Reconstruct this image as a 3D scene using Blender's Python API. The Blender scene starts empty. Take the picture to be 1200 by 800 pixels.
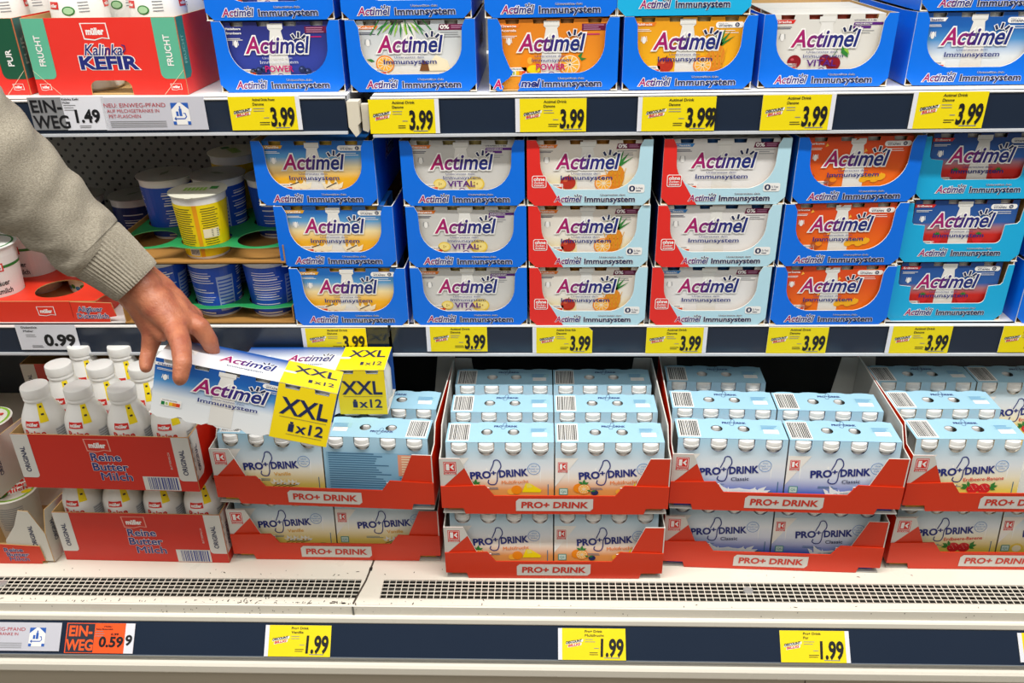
import bpy, bmesh, math, random
from mathutils import Vector, Matrix
from mathutils.geometry import tessellate_polygon
from math import sin, cos, tan, pi, radians, sqrt, atan2
random.seed(7)
S = bpy.context.scene
COL = S.collection
# ------------------------------------------------------------------ camera
CZ = 1.4                                   # eye height above the floor
FPX, PITCH, YAW, ROLL = 1000.0, radians(27), radians(2.2), radians(1.05)
fw = Vector((-sin(YAW)*cos(PITCH), cos(YAW)*cos(PITCH), -sin(PITCH)))
rt = Vector((cos(YAW), sin(YAW), 0)); up = rt.cross(fw)
CR = (rt*cos(ROLL) - up*sin(ROLL)).normalized(); CU = CR.cross(fw); CF = fw
CAMPOS = Vector((0, 0, CZ))
cd = bpy.data.cameras.new('camera'); cam = bpy.data.objects.new('camera', cd); COL.objects.link(cam)
cd.sensor_width = 36; cd.lens = 36*FPX/1200; cd.clip_start = .01
mw = Matrix.Identity(4)
for i in range(3):
    mw[i][0] = CR[i]; mw[i][1] = CU[i]; mw[i][2] = -CF[i]; mw[i][3] = CAMPOS[i]
cam.matrix_world = mw
S.camera = cam
def ray(x, y): return CF + CR*((x-600)/FPX) - CU*((y-400)/FPX)
def at(x, y, Y=None, Z=None, d=None):
    """world point seen at a photo pixel on the plane Y=.. or Z=.. or at axial distance d"""
    r = ray(x, y)
    t = d if d is not None else ((Y/r.y) if Y is not None else (Z-CZ)/r.z)
    return CAMPOS + r*t
# ------------------------------------------------------------------ light
S.view_settings.view_transform = 'Standard'; S.view_settings.look = 'None'
S.view_settings.gamma = 1; S.view_settings.use_curve_mapping = False
S.view_settings.exposure = -0.5
w = bpy.data.worlds.new('store'); S.world = w; w.use_nodes = True
w.node_tree.nodes['Background'].inputs[0].default_value = (1, .97, .93, 1)
w.node_tree.nodes['Background'].inputs[1].default_value = .27
def area(name, loc, target, sx, sy, power, colr):
    l = bpy.data.lights.new(name, 'AREA'); l.shape = 'RECTANGLE'; l.size = sx; l.size_y = sy
    l.energy = power; l.color = colr
    o = bpy.data.objects.new(name, l); COL.objects.link(o); o.location = loc
    o.rotation_euler = (Vector(target)-Vector(loc)).to_track_quat('-Z', 'Y').to_euler(); return o
area('ceiling_strip_light', (-.05, .50, CZ+1.62), (-.05, 1.12, CZ-.45), 4.6, .09, 150, (1, .985, .95))  # strip lamp at ceiling height, above and in front of the cooler's canopy
area('ceiling_light', (.1, -.9, CZ+1.7), (.1, 1.1, CZ-.75), 4.5, 1.0, 50, (1, .96, .90))

# ------------------------------------------------------------------ materials
def lin(h):
    h = h.lstrip('#'); c = [int(h[i:i+2], 16)/255 for i in (0, 2, 4)]
    return tuple(x/12.92 if x <= .04045 else ((x+.055)/1.055)**2.4 for x in c) + (1,)
MATS = {}
def mat(name, hexc, rough=.5, metal=0, bump=0, bscale=200, coat=0, var=.04, sss=0, spec=.5):
    if name in MATS: return MATS[name]
    m = bpy.data.materials.new(name); m.use_nodes = True; nt = m.node_tree; b = nt.nodes['Principled BSDF']
    b.inputs['Base Color'].default_value = lin(hexc); b.inputs['Roughness'].default_value = rough
    b.inputs['Metallic'].default_value = metal; b.inputs['Coat Weight'].default_value = coat
    b.inputs['Specular IOR Level'].default_value = spec
    if sss:
        b.inputs['Subsurface Weight'].default_value = sss; b.inputs['Subsurface Radius'].default_value = (.01, .004, .002)
    if var or bump:
        tc = nt.nodes.new('ShaderNodeTexCoord'); n = nt.nodes.new('ShaderNodeTexNoise')
        n.inputs['Scale'].default_value = bscale; n.inputs['Detail'].default_value = 4
        nt.links.new(tc.outputs['Object'], n.inputs['Vector'])
        if var:
            mx = nt.nodes.new('ShaderNodeMapRange'); mx.inputs[3].default_value = max(0, rough-var*2); mx.inputs[4].default_value = min(1, rough+var*2)
            nt.links.new(n.outputs['Fac'], mx.inputs[0]); nt.links.new(mx.outputs[0], b.inputs['Roughness'])
        if bump:
            bp = nt.nodes.new('ShaderNodeBump'); bp.inputs['Strength'].default_value = bump; bp.inputs['Distance'].default_value = .001
            nt.links.new(n.outputs['Fac'], bp.inputs['Height']); nt.links.new(bp.outputs[0], b.inputs['Normal'])
    MATS[name] = m; return m
def grad(name, stops, axis=1, rough=.38):
    if name in MATS: return MATS[name]
    m = bpy.data.materials.new(name); m.use_nodes = True; nt = m.node_tree; b = nt.nodes['Principled BSDF']
    b.inputs['Roughness'].default_value = rough
    uv = nt.nodes.new('ShaderNodeUVMap'); sp = nt.nodes.new('ShaderNodeSeparateXYZ'); rp = nt.nodes.new('ShaderNodeValToRGB')
    nt.links.new(uv.outputs[0], sp.inputs[0]); nt.links.new(sp.outputs[axis], rp.inputs[0]); nt.links.new(rp.outputs[0], b.inputs['Base Color'])
    el = rp.color_ramp.elements
    while len(el) < len(stops): el.new(.5)
    for e, (p, c) in zip(el, stops): e.position = p; e.color = lin(c)
    MATS[name] = m; return m
WHITE = mat('white_print', 'f4f2ee', .4); BLACK = mat('black_print', '15161a', .45)
NAVY = mat('navy_print', '1f2a78', .4); DNAVY = mat('dark_navy_print', '1a2550', .4); PURPLE = mat('purple_print', '5a1f7c', .4)
MAG = mat('magenta_print', 'c2186c', .4); RED = mat('red_print', 'd8281f', .4); GREYP = mat('grey_print', '8a8c90', .45)
PLUM = mat('plum_print', '6a1140', .4); ORANGEP = mat('orange_print', 'e8791e', .4); GOLD = mat('gold_print', 'e0a21e', .4)
GREENP = mat('green_print', '2f7f35', .4); LIME = mat('lime_print', '8fbf3a', .4); YELP = mat('yellow_print', 'f5d90a', .4)
SKYP = mat('sky_print', '2f7fc4', .4); PALEBL = mat('pale_blue_print', '9cc7da', .4); CREAM = mat('cream_print', 'f3e6c4', .4)
APPLE = mat('apple_print', 'b8301c', .4); ORF = mat('orange_fruit_print', 'f08a10', .4); ORL = mat('orange_flesh_print', 'f7b23c', .4)
BANANA = mat('banana_print', 'e9c94a', .4); CHERRY = mat('cherry_print', '8e1220', .4); TEALP = mat('teal_print', '3f8f86', .4)
TEXTBL = mat('text_blue_print', '3d6f93', .45); BOTW = mat('bottle_print', 'e4e2dc', .4); BOTG = mat('bottle_shade_print', 'cfcdc6', .4)
LOGO = grad('wordmark_print', [(0, 'b81660'), (.22, '96196a'), (.48, '3c2478'), (.7, '1f2a78'), (1, '182874')], axis=0)
CBLUE = mat('blue_card', '006fe4', .34, bump=.08, bscale=60); CCYAN = mat('cyan_card', '17aee0', .34, bump=.08, bscale=60)
CLIGHT = mat('light_blue_card', 'b9dfec', .36, bump=.08, bscale=60); CRED = mat('red_card', 'e52c26', .36, bump=.08, bscale=60)
PRED = mat('orange_red_card', 'd63208', .42, bump=.08, bscale=60); BRED = mat('deep_red_card', 'cd2612', .42, bump=.08, bscale=60)
KREDC = mat('kefir_red_card', 'e8342a', .4, bump=.08, bscale=60)
KRAFT = mat('kraft_card', 'c9a36a', .75, bump=.2, bscale=120); GREYC = mat('grey_card', 'b9b8b2', .7, bump=.15, bscale=120); OFFW = mat('off_white_card', 'dcdad2', .6, bump=.1, bscale=100)
PLAST = mat('white_plastic', 'f1f0ec', .32, sss=.0); CAPW = mat('white_cap', 'f3f2ee', .35)

# ------------------------------------------------------------------ mesh builder
class Fr:
    def __init__(s, o, u, v):
        s.o = Vector(o); s.u = Vector(u).normalized(); s.v = Vector(v).normalized(); s.n = s.u.cross(s.v)
    def __call__(s, a, b, h=0): return s.o + s.u*a + s.v*b + s.n*h
class Cyl:
    """surface of revolution about a vertical axis; a is arc length measured at r0, b the height"""
    def __init__(s, c, rf, ang=0, r0=None): s.c = Vector(c); s.rf = rf; s.ang = ang; s.r0 = r0 or rf(0)
    def __call__(s, a, b, h=0):
        r = s.rf(b)+h; t = s.ang + a/s.r0
        return s.c + Vector((r*sin(t), -r*cos(t), b))
TXT = {}
def text_geo(s, bold, shear):
    k = (s, bold, shear)
    if k not in TXT:
        c = bpy.data.curves.new('t', 'FONT'); c.body = s; c.size = 1; c.offset = bold; c.shear = shear; c.resolution_u = 3
        o = bpy.data.objects.new('t', c); COL.objects.link(o)
        bpy.context.view_layer.update()
        me = bpy.data.meshes.new_from_object(o.evaluated_get(bpy.context.evaluated_depsgraph_get()))
        v = [(p.co.x, p.co.y) for p in me.vertices]; f = [tuple(p.vertices) for p in me.polygons]
        bpy.data.objects.remove(o); bpy.data.curves.remove(c); bpy.data.meshes.remove(me)
        TXT[k] = (v, f)
    return TXT[k]
def tbox(s, shear):
    v, f = text_geo(s, 0, shear); xs = [p[0] for p in v] or [0, 1]
    return min(xs), max(xs)
CAPH = None
class MB:
    def __init__(s): s.v = []; s.f = []; s.m = []; s.uv = []; s.mats = []; s.sm = []
    def mi(s, m):
        if m not in s.mats: s.mats.append(m)
        return s.mats.index(m)
    def face(s, pts, m, uv=None, sm=False):
        b = len(s.v); s.v += [tuple(p) for p in pts]; s.f.append(tuple(range(b, b+len(pts)))); s.m.append(s.mi(m)); s.uv.append(uv or [(0, 0)]*len(pts)); s.sm.append(sm)
    def mesh(s, vs, fs, m, uvs=None, sm=False):
        b = len(s.v); s.v += [tuple(p) for p in vs]; k = s.mi(m)
        for f in fs:
            s.f.append(tuple(b+i for i in f)); s.m.append(k); s.uv.append([uvs[i] for i in f] if uvs else [(0, 0)]*len(f)); s.sm.append(sm)
    def box(s, a, b, m):
        x0, y0, z0 = a; x1, y1, z1 = b
        vs = [(x0, y0, z0), (x1, y0, z0), (x1, y1, z0), (x0, y1, z0), (x0, y0, z1), (x1, y0, z1), (x1, y1, z1), (x0, y1, z1)]
        s.mesh(vs, [(3, 2, 1, 0), (4, 5, 6, 7), (0, 1, 5, 4), (1, 2, 6, 5), (2, 3, 7, 6), (3, 0, 4, 7)], m)
    def poly(s, fr, pts, m, h=.0003, uvbox=None):
        s.face([fr(x, y, h) for x, y in pts], m, [((x-uvbox[0])/uvbox[2], (y-uvbox[1])/uvbox[3]) for x, y in pts] if uvbox else None)
    def rect(s, fr, x, y, w, h, m, off=.0003, rot=0, seg=1):
        for i in range(seg):
            xa, xb = x+w*i/seg, x+w*(i+1)/seg
            P = [(xa, y), (xb, y), (xb, y+h), (xa, y+h)]
            if rot: P = [(x+(p-x)*cos(rot)-(q-y)*sin(rot), y+(p-x)*sin(rot)+(q-y)*cos(rot)) for p, q in P]
            s.poly(fr, P, m, off)
    def rrect(s, fr, x, y, w, h, r, m, off=.0003, n=4):
        P = []
        for cx, cy, a in ((x+w-r, y+r, -90), (x+w-r, y+h-r, 0), (x+r, y+h-r, 90), (x+r, y+r, 180)):
            for i in range(n+1): t = radians(a+90*i/n); P.append((cx+r*cos(t), cy+r*sin(t)))
        s.poly(fr, P, m, off)
    def ell(s, fr, x, y, rx, ry, m, off=.0003, n=20, rot=0):
        P = []
        for i in range(n):
            t = 2*pi*i/n; a, b = rx*cos(t), ry*sin(t); P.append((x+a*cos(rot)-b*sin(rot), y+a*sin(rot)+b*cos(rot)))
        s.poly(fr, P, m, off)
    def stroke(s, fr, pts, wd, m, off=.0003, closed=False):
        P = list(pts); n = len(P); L = []; R = []
        for i in range(n):
            a = P[(i-1) % n] if (closed or i > 0) else P[i]; b = P[(i+1) % n] if (closed or i < n-1) else P[i]
            dx, dy = b[0]-a[0], b[1]-a[1]; l = math.hypot(dx, dy) or 1; nx, ny = -dy/l*wd/2, dx/l*wd/2
            L.append((P[i][0]+nx, P[i][1]+ny)); R.append((P[i][0]-nx, P[i][1]-ny))
        vs = [fr(a, b, off) for a, b in L] + [fr(a, b, off) for a, b in R]
        fs = [(n+i, n+(i+1) % n, (i+1) % n, i) for i in range(n if closed else n-1)]
        s.mesh(vs, fs, m)
    def text(s, fr, t, x, y, w, h, m, off=.0005, bold=0, shear=0, rot=0, usegrad=False):
        global CAPH
        if CAPH is None: CAPH = max(p[1] for p in text_geo('H', 0, 0)[0])
        if bold > 0 and 'M' in t:       # the outline offset breaks on this letter: thicken by small shifts instead
            e = bold*h*1.15
            for k in range(8 if bold > .03 else 4):
                a = 2*pi*k/(8 if bold > .03 else 4); s.text(fr, t, x+e*cos(a), y+e*sin(a), w, h, m, off+.000002*k, 0, shear, rot)
            return
        v, f = text_geo(t, bold, shear); x0, x1 = tbox(t, shear); sx = w/(x1-x0); sy = h/CAPH
        c, sn = cos(rot), sin(rot); vs = []; uv = []
        for p, q in v:
            a = (p-x0)*sx; b = q*sy
            uv.append((a/w, b/h)); vs.append(fr(x+a*c-b*sn, y+a*sn+b*c, off))
        s.mesh(vs, f, m, uv)
    def otext(s, fr, t, x, y, w, h, m, off=.0004, bold=.02, ob=.06, shear=0, rot=0, om=None):
        s.text(fr, t, x, y, w, h, om or WHITE, off, ob, shear, rot); s.text(fr, t, x, y, w, h, m, off+.0002, bold, shear, rot)
    def plate(s, fr, out, m, th, holes=(), uvbox=None, edge=None, back=None):
        loops = [list(out)]+[list(h) for h in holes]
        flat = [p for l in loops for p in l]
        tris = tessellate_polygon([[Vector((p[0], p[1], 0)) for p in l] for l in loops])
        T = []
        for a, b, c in tris:
            A, B, C = flat[a], flat[b], flat[c]; ar = (B[0]-A[0])*(C[1]-A[1])-(B[1]-A[1])*(C[0]-A[0])
            if abs(ar) < 1e-12: continue
            T.append((a, b, c) if ar > 0 else (a, c, b))
        uv = [((p[0]-uvbox[0])/uvbox[2], (p[1]-uvbox[1])/uvbox[3]) for p in flat] if uvbox else None
        s.mesh([fr(p[0], p[1], 0) for p in flat], T, m, uv)
        s.mesh([fr(p[0], p[1], -th) for p in flat], [t[::-1] for t in T], back or m, uv)
        for k, l in enumerate(loops):
            ar = sum(l[i][0]*l[(i+1) % len(l)][1]-l[(i+1) % len(l)][0]*l[i][1] for i in range(len(l)))
            L = l if (ar > 0) == (k == 0) else l[::-1]
            n = len(L)
            for i in range(n):
                p, q = L[i], L[(i+1) % n]
                s.face([fr(p[0], p[1], -th), fr(q[0], q[1], -th), fr(q[0], q[1], 0), fr(p[0], p[1], 0)], edge or m)
    def lathe(s, prof, m, c=(0, 0, 0), n=24, sm=True, uvh=None):
        vs = []; fs = []; k = len(prof); c = Vector(c); uvs = []
        for r, z in prof:
            for i in range(n): t = 2*pi*i/n; vs.append(c+Vector((r*sin(t), -r*cos(t), z))); uvs.append((i/n, z/(uvh or 1)))
        for j in range(k-1):
            for i in range(n): fs.append((j*n+i, j*n+(i+1) % n, (j+1)*n+(i+1) % n, (j+1)*n+i))
        s.mesh(vs, fs, m, uvs, sm)
        if prof[0][0] > 1e-6: s.mesh(vs[:n], [tuple(range(n))[::-1]], m)
        if prof[-1][0] > 1e-6: s.mesh(vs[-n:], [tuple(range(n))], m)
    def build(s, name, parent=None):
        me = bpy.data.meshes.new(name); me.from_pydata(s.v, [], s.f)
        for m in s.mats: me.materials.append(m)
        me.polygons.foreach_set('material_index', s.m); me.polygons.foreach_set('use_smooth', s.sm)
        ul = me.uv_layers.new(name='UVMap'); ul.data.foreach_set('uv', [c for f in s.uv for p in f for c in p])
        me.update(); me.set_sharp_from_angle(angle=radians(38))
        o = bpy.data.objects.new(name, me); COL.objects.link(o)
        if parent: o.parent = parent
        return o
def tag(o, label=None, cat=None, group=None, kind=None):
    if label: o['label'] = label
    if cat: o['category'] = cat
    if group: o['group'] = group
    if kind: o['kind'] = kind
    return o
def empty(name, loc, rz=0, **k):
    o = bpy.data.objects.new(name, None); COL.objects.link(o); o.location = loc; o.rotation_euler = (0, 0, rz); o.empty_display_size = .02
    return tag(o, **k)
def copy_tree(o, parent=None):
    c = o.copy(); COL.objects.link(c)
    if parent: c.parent = parent
    for ch in list(o.children): copy_tree(ch, c)
    return c
FX = lambda x, y, z: Fr((x, y, z), (1, 0, 0), (0, 0, 1))          # facing -Y, towards the aisle
TOPF = lambda x, y, z: Fr((x, y, z), (1, 0, 0), (0, 1, 0))        # facing up

# ------------------------------------------------------------------ planes of the cooler
ZD = CZ-.943                       # deck
ZM, ZT = CZ-.584, CZ-.2325         # board tops: middle, top shelf
YR = 1.2                           # front of the shelves
XL, XR, XS = -1.35, 1.25, -.2405   # ends, seam between the two bays
STEEL = mat('cream_enamel', 'ebe5d6', .3, var=.06, bscale=15); WSTEEL = mat('white_enamel', 'e9e8e4', .35, bscale=15)
RAIL = mat('navy_rail', '1b283b', .16, var=.03, bscale=8, spec=.6); LIP = mat('rail_lip', 'c9ccd0', .3); DARKM = mat('dark_steel', '20242a', .45)
BEIGE = mat('beige_panel', 'b5aa96', .5); SILV = mat('silver_strip', 'a9a9a6', .35, metal=.3); GRIME = mat('grime', '4a4036', .8)
# ---- setting
def struct(name, a, b, m):
    q = MB(); q.box(a, b, m); return tag(q.build(name), kind='structure')
struct('floor', (-4, -4, -.05), (4, 2.2, 0), mat('floor_tile', '9a948a', .35))
def peg():
    m = bpy.data.materials.new('perforated_steel'); m.use_nodes = True; nt = m.node_tree; b = nt.nodes['Principled BSDF']
    tc = nt.nodes.new('ShaderNodeTexCoord'); mp = nt.nodes.new('ShaderNodeMapping'); vo = nt.nodes.new('ShaderNodeTexVoronoi')
    mp.inputs['Rotation'].default_value = (0, radians(45), 0)
    vo.inputs['Scale'].default_value = 62; vo.inputs['Randomness'].default_value = 0; vo.feature = 'F1'
    rp = nt.nodes.new('ShaderNodeValToRGB'); rp.color_ramp.interpolation = 'CONSTANT'
    rp.color_ramp.elements[0].color = lin('0c0d0e'); rp.color_ramp.elements[1].position = .18; rp.color_ramp.elements[1].color = lin('7d7c76')
    cmb = nt.nodes.new('ShaderNodeVectorMath'); cmb.operation = 'MULTIPLY'; cmb.inputs[1].default_value = (1, 0, 1)
    nt.links.new(tc.outputs['Object'], cmb.inputs[0]); nt.links.new(cmb.outputs[0], mp.inputs[0]); nt.links.new(mp.outputs[0], vo.inputs['Vector'])
    nt.links.new(vo.outputs['Distance'], rp.inputs[0]); nt.links.new(rp.outputs[0], b.inputs['Base Color']); b.inputs['Roughness'].default_value = .5
    return m
PEG = peg()
struct('wall_back', (XL, 1.62, ZM-.03), (XR, 1.66, CZ+.75), PEG)
struct('wall_back_lower', (XL, 1.6, ZD), (XR, 1.66, ZM-.03), mat('dark_back_panel', '2a2f35', .5))
struct('wall_left', (XL-.04, 1.0, .15), (XL, 1.66, CZ+.75), WSTEEL)
struct('wall_right', (XR, 1.0, .15), (XR+.04, 1.66, CZ+.75), WSTEEL)
struct('ceiling_canopy', (XL-.04, 1.06, CZ+.75), (XR+.04, 1.66, CZ+.82), WSTEEL)
# ---- shelves: one thing per bay and level
def shelf(x0, x1, ztop, zr0, zr1, label):
    root = empty('cooler_shelf', ((x0+x1)/2, YR, ztop), label=label, cat='shelf', group='shelves of the cooler')
    X0, X1 = x0-(x0+x1)/2, x1-(x0+x1)/2
    q = MB(); q.box((X0, .006, -.018), (X1, .42, 0), WSTEEL); q.box((X0, .004, -.022), (X1, .012, 0), WSTEEL); q.build('shelf_board', root)
    q = MB(); q.box((X0, 0, zr0-ztop), (X1, .0035, zr1-ztop-.0035), RAIL); q.build('price_rail', root)
    q = MB(); q.box((X0, -.004, zr0-ztop-.004), (X1, .0035, zr0-ztop-.0005), LIP); q.box((X0, -.0012, zr1-ztop-.0018), (X1, .006, zr1-ztop-.0003), WSTEEL); q.build('rail_lip', root)
    return root
shelf(XS+.004, XR-.002, ZT, CZ-.283, ZT, 'long white upper shelf with a navy price rail, right of the broken bracket')
shelf(XL+.002, -.272, ZT+.001, CZ-.278, ZT+.001, 'white upper shelf under the red kefir cartons')
shelf(XS+.004, XR-.002, ZM, CZ-.632, ZM, 'long white middle shelf under the stacks of blue and pale trays')
shelf(XL+.002, XS-.001, ZM, CZ-.630, ZM, 'white middle shelf under the yoghurt cups, behind the reaching hand')
# broken bracket between the two upper shelves
IV = mat('ivory_plastic', 'd8d0bc', .5, bump=.1, bscale=80)
br = empty('shelf_bracket', (-.257, YR, ZT-.05), label='broken ivory plastic bracket in the gap between the two upper price rails', cat='bracket')
q = MB(); q.plate(FX(0, -.002, 0), [(-.013, .045), (-.013, .010), (-.008, .002), (-.004, -.004), (.001, .0), (.0, .012), (.004, .016), (.0035, .045)], IV, .02); q.build('bracket_plate', br)
q = MB(); q.plate(FX(0, .004, 0), [(.0055, .040), (.0055, .004), (.013, .001), (.0155, .006), (.0155, .040)], IV, .01); q.build('bracket_clip', br)
# ---- cooler base
cb = empty('dairy_cooler', (0, 1.1, 0), label='cream enamel base of the cooler with slotted air grille and navy price rail', cat='cooler')
def D(p): return (p[0], p[1]-1.1, p[2])
GY0, GY1 = .982, 1.022
q = MB()
q.box(D((XL, GY1, ZD-.02)), D((XR, 1.62, ZD)), STEEL)
q.box(D((XL, .968, ZD-.012)), D((XR, GY0, ZD)), STEEL)
for sx, ex in ((XL, -.298), (-.245, XR)):
    pass
q.box(D((-.283, GY0, ZD-.008)), D((-.249, GY1, ZD)), STEEL)
deckq = q
def grille(x0, x1, name):
    g = MB(); n = 5; py = (GY1-GY0)/n
    for i in range(n+1): g.box(D((x0, GY0+i*py-.0006, ZD-.0016)), D((x1, GY0+i*py+.0006, ZD)), STEEL)
    k = int((x1-x0)/.0104)
    for i in range(k+1):
        x = x0+(x1-x0)*i/k; g.box(D((x-.0006, GY0, ZD-.0012)), D((x+.0006, GY1, ZD-.0001)), STEEL)
    return g
for x0, x1, bx in ((XL, -.283, -.855), (-.249, XR, .318)):
    g = grille(x0, x1, ''); go = g.build('air_grille', cb)
    s = MB(); s.lathe([(.0075, -.004), (.0075, .0006), (.005, .001), (0, .001)], SILV, D((bx, 1.006, ZD)), 20); s.build('grille_screw', go)
q = MB(); q.box(D((XL, .975, ZD-.10)), D((XR, 1.04, ZD-.075)), mat('duct_black', '0c0c0d', .7)); q.box(D((XL, 1.022, ZD-.08)), D((XR, 1.03, ZD-.021)), mat('duct_black', '0c0c0d', .7)); q.box(D((XL, 1.008, ZD-.03)), D((XR, 1.014, ZD-.012)), mat('duct_fin', '55524c', .6)); q.box(D((XL, GY1-.0022, ZD-.06)), D((XR, GY1-.0006, ZD-.0022)), mat('duct_black', '0c0c0d', .7)); q.build('air_duct', cb)  # black liner added behind the slots to keep the grille holes dark
q = MB()      # rounded front nose
prof = [(.9685, ZD-.0002), (.966, ZD-.002), (.9655, ZD-.018), (.962, ZD-.019), (.960, ZD-.021), (.959, ZD-.028), (.960, ZD-.0305), (.966, ZD-.0305), (.985, ZD-.0305)]
for (y0, z0), (y1, z1) in zip(prof, prof[1:]): q.face([D((XL, y0, z0)), D((XR, y0, z0)), D((XR, y1, z1)), D((XL, y1, z1))][::-1], STEEL)
q.build('front_nose', cb)
q = MB(); tilt = Fr(D((0, .9285, CZ-1.011)), (1, 0, 0), (0, .648, .761))
q.plate(tilt, [(XL, 0), (XR, 0), (XR, .0495), (XL, .0495)], RAIL, .004)
q.plate(Fr(D((0, .9275, CZ-1.0115)), (1, 0, 0), (0, .648, .761)), [(XL, 0), (XR, 0), (XR, .0010), (XL, .0010)], mat('clear_lip', '77808a', .2), .004)
q.build('price_rail', cb)
q = MB(); q.box(D((XL, .9320, CZ-1.022)), D((XR, .97, CZ-1.0125)), SILV)
pr = [(.935, -1.022), (.924, -1.0225), (.921, -1.026), (.921, -1.038), (.924, -1.043), (.935, -1.045), (.96, -1.046)]
for (y0, z0), (y1, z1) in zip(pr, pr[1:]): q.face([D((XL, y0, CZ+z0)), D((XR, y0, CZ+z0)), D((XR, y1, CZ+z1)), D((XL, y1, CZ+z1))][::-1], STEEL, sm=True)
q.build('bumper', cb)
q = MB(); q.box(D((XL, .935, .12)), D((.40, .96, CZ-1.044)), BEIGE); q.box(D((.402, .935, .12)), D((XR, .96, CZ-1.044)), BEIGE); q.box(D((XL, .99, 0)), D((XR, 1.6, .12)), DARKM); q.build('kick_panel', cb)
q = deckq      # seam between the two deck sections, chips and dirt in the enamel
TP = TOPF(*D((0, 0, ZD)))
q.stroke(TP, [(-.2715, 1.075), (-.2735, 1.05), (-.2765, 1.02), (-.284, .985), (-.287, .969)], .003, GRIME, .0004)
q.rect(TP, -.276, 1.042, .005, .008, BLACK, .0005)
q.rect(FX(*D((0, .9652, 0))), -.2885, ZD-.018, .003, .017, mat('seam_grey', '77776f', .6), .0006)
rr = random.Random(3)
for i in range(150):
    x = rr.choice([rr.uniform(-.9, -.3), rr.uniform(-.55, -.29), rr.uniform(-.9, .8)]); y = rr.choice([.97, .971, .974, rr.uniform(.969, .98), 1.03+abs(rr.gauss(0, .01))]); r = rr.uniform(.0004, .0013)
    q.ell(TP, x, y, r*rr.uniform(1, 3), r*.7, GRIME, .0003, 7, rr.uniform(0, 3))
for i in range(60):
    x = rr.choice([rr.uniform(-.6, -.3), rr.uniform(-.9, .8)]); q.ell(FX(*D((0, .9655, 0))), x, ZD-rr.uniform(.003, .017), rr.uniform(.0004, .001), rr.uniform(.0004, .0012), GRIME, .0006, 7)
for i in range(9): q.ell(TP, -.30-abs(rr.gauss(0, .015)), rr.uniform(.969, .974), rr.uniform(.001, .004), .001, GRIME, .0004, 8)
q.build('deck', cb)

# ================================================================== yoghurt drink packs and their display trays
PW, PD, PH = .150, .076, .0930
def arc(cx, cy, r, a0, a1, n=6): return [(cx+r*cos(radians(a0+(a1-a0)*i/n)), cy+r*sin(radians(a0+(a1-a0)*i/n))) for i in range(n+1)]
def wordmark(q, fr, x, y, wd, h, off, rot=0):
    def R(px, py): return (x+px*cos(rot)-py*sin(rot), y+px*sin(rot)+py*cos(rot))
    sh = .22
    rays = [((.780, .88), (.745, 1.14)), ((.838, .92), (.850, 1.27)), ((.893, .87), (.950, 1.08))]
    rays = [[R(a*wd, b*h) for a, b in r] for r in rays]
    for r in rays: q.stroke(fr, [(r[0][0]*1.12-r[1][0]*.12, r[0][1]*1.12-r[1][1]*.12), (r[1][0]*1.12-r[0][0]*.12, r[1][1]*1.12-r[0][1]*.12)], wd*.058, WHITE, off)
    q.text(fr, 'Actimel', x, y, wd, h, WHITE, off, .08, sh, rot)
    q.text(fr, 'Actimel', x, y, wd, h, WHITE, off+.00004, .06, sh, rot)
    for r in rays: q.stroke(fr, r, wd*.034, DNAVY, off+.0002)
    q.text(fr, 'Actimel', x, y, wd, h, LOGO, off+.0002, .020, sh, rot)
def lines(q, fr, x, y, wd, n, pitch, th, m, off, rnd=1):
    for i in range(n): q.rect(fr, x, y-i*pitch, wd*random.uniform(.7, 1) if rnd else wd, th, m, off)
def bottle_sil(q, fr, cx, z1, z0, s, off):
    q.poly(fr, [(cx-.017*s, z0), (cx+.017*s, z0), (cx+.0165*s, z1-.05), (cx+.011*s, z1-.020), (cx+.009*s, z1-.010), (cx+.0125*s, z1-.007), (cx+.0125*s, z1), (cx-.0125*s, z1), (cx-.0125*s, z1-.007), (cx-.009*s, z1-.010), (cx-.011*s, z1-.020), (cx-.0165*s, z1-.05)], BOTW, off)
    q.rect(fr, cx-.0125*s, z1-.0075, .025*s, .0012, BOTG, off+.0001)
def orange_slice(q, fr, x, z, r, off):
    q.ell(fr, x, z, r, r*.95, ORF, off); q.ell(fr, x, z, r*.85, r*.8, CREAM, off+.0001); q.ell(fr, x, z, r*.78, r*.73, ORL, off+.0002)
    for k in range(5): t = k*pi/5; q.stroke(fr, [(x-r*.74*cos(t), z-r*.7*sin(t)), (x+r*.74*cos(t), z+r*.7*sin(t))], r*.07, CREAM, off+.0003)
def pineapple(q, fr, x, z, s, off):
    for k in range(7):
        t = radians(90+(k-3)*20+8); q.poly(fr, [(x-.003*s, z+.007*s), (x+.003*s, z+.007*s), (x+.016*s*cos(t)+.003*s, z+.006*s+.018*s*sin(t))], GREENP, off)
    q.ell(fr, x-.001*s, z-.004*s, .0085*s, .013*s, mat('pineapple_print', 'dd8420', .4), off+.0001, rot=-.2)
    for k in range(4): q.stroke(fr, [(x-.008*s+k*.004*s, z-.012*s), (x-.003*s+k*.004*s, z+.006*s)], .0006*s, GOLD, off+.0002); q.stroke(fr, [(x+.006*s-k*.004*s, z-.012*s), (x+.001*s-k*.004*s, z+.005*s)], .0006*s, GOLD, off+.0002)
def leaf(q, fr, x, z, l, a, m, off, f=.35):
    q.poly(fr, [(x, z), (x+l*.4*cos(a)-l*f*.5*sin(a), z+l*.4*sin(a)+l*f*.5*cos(a)), (x+l*cos(a), z+l*sin(a)), (x+l*.5*cos(a)+l*f*.5*sin(a), z+l*.5*sin(a)-l*f*.5*cos(a))], m, off)
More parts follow.
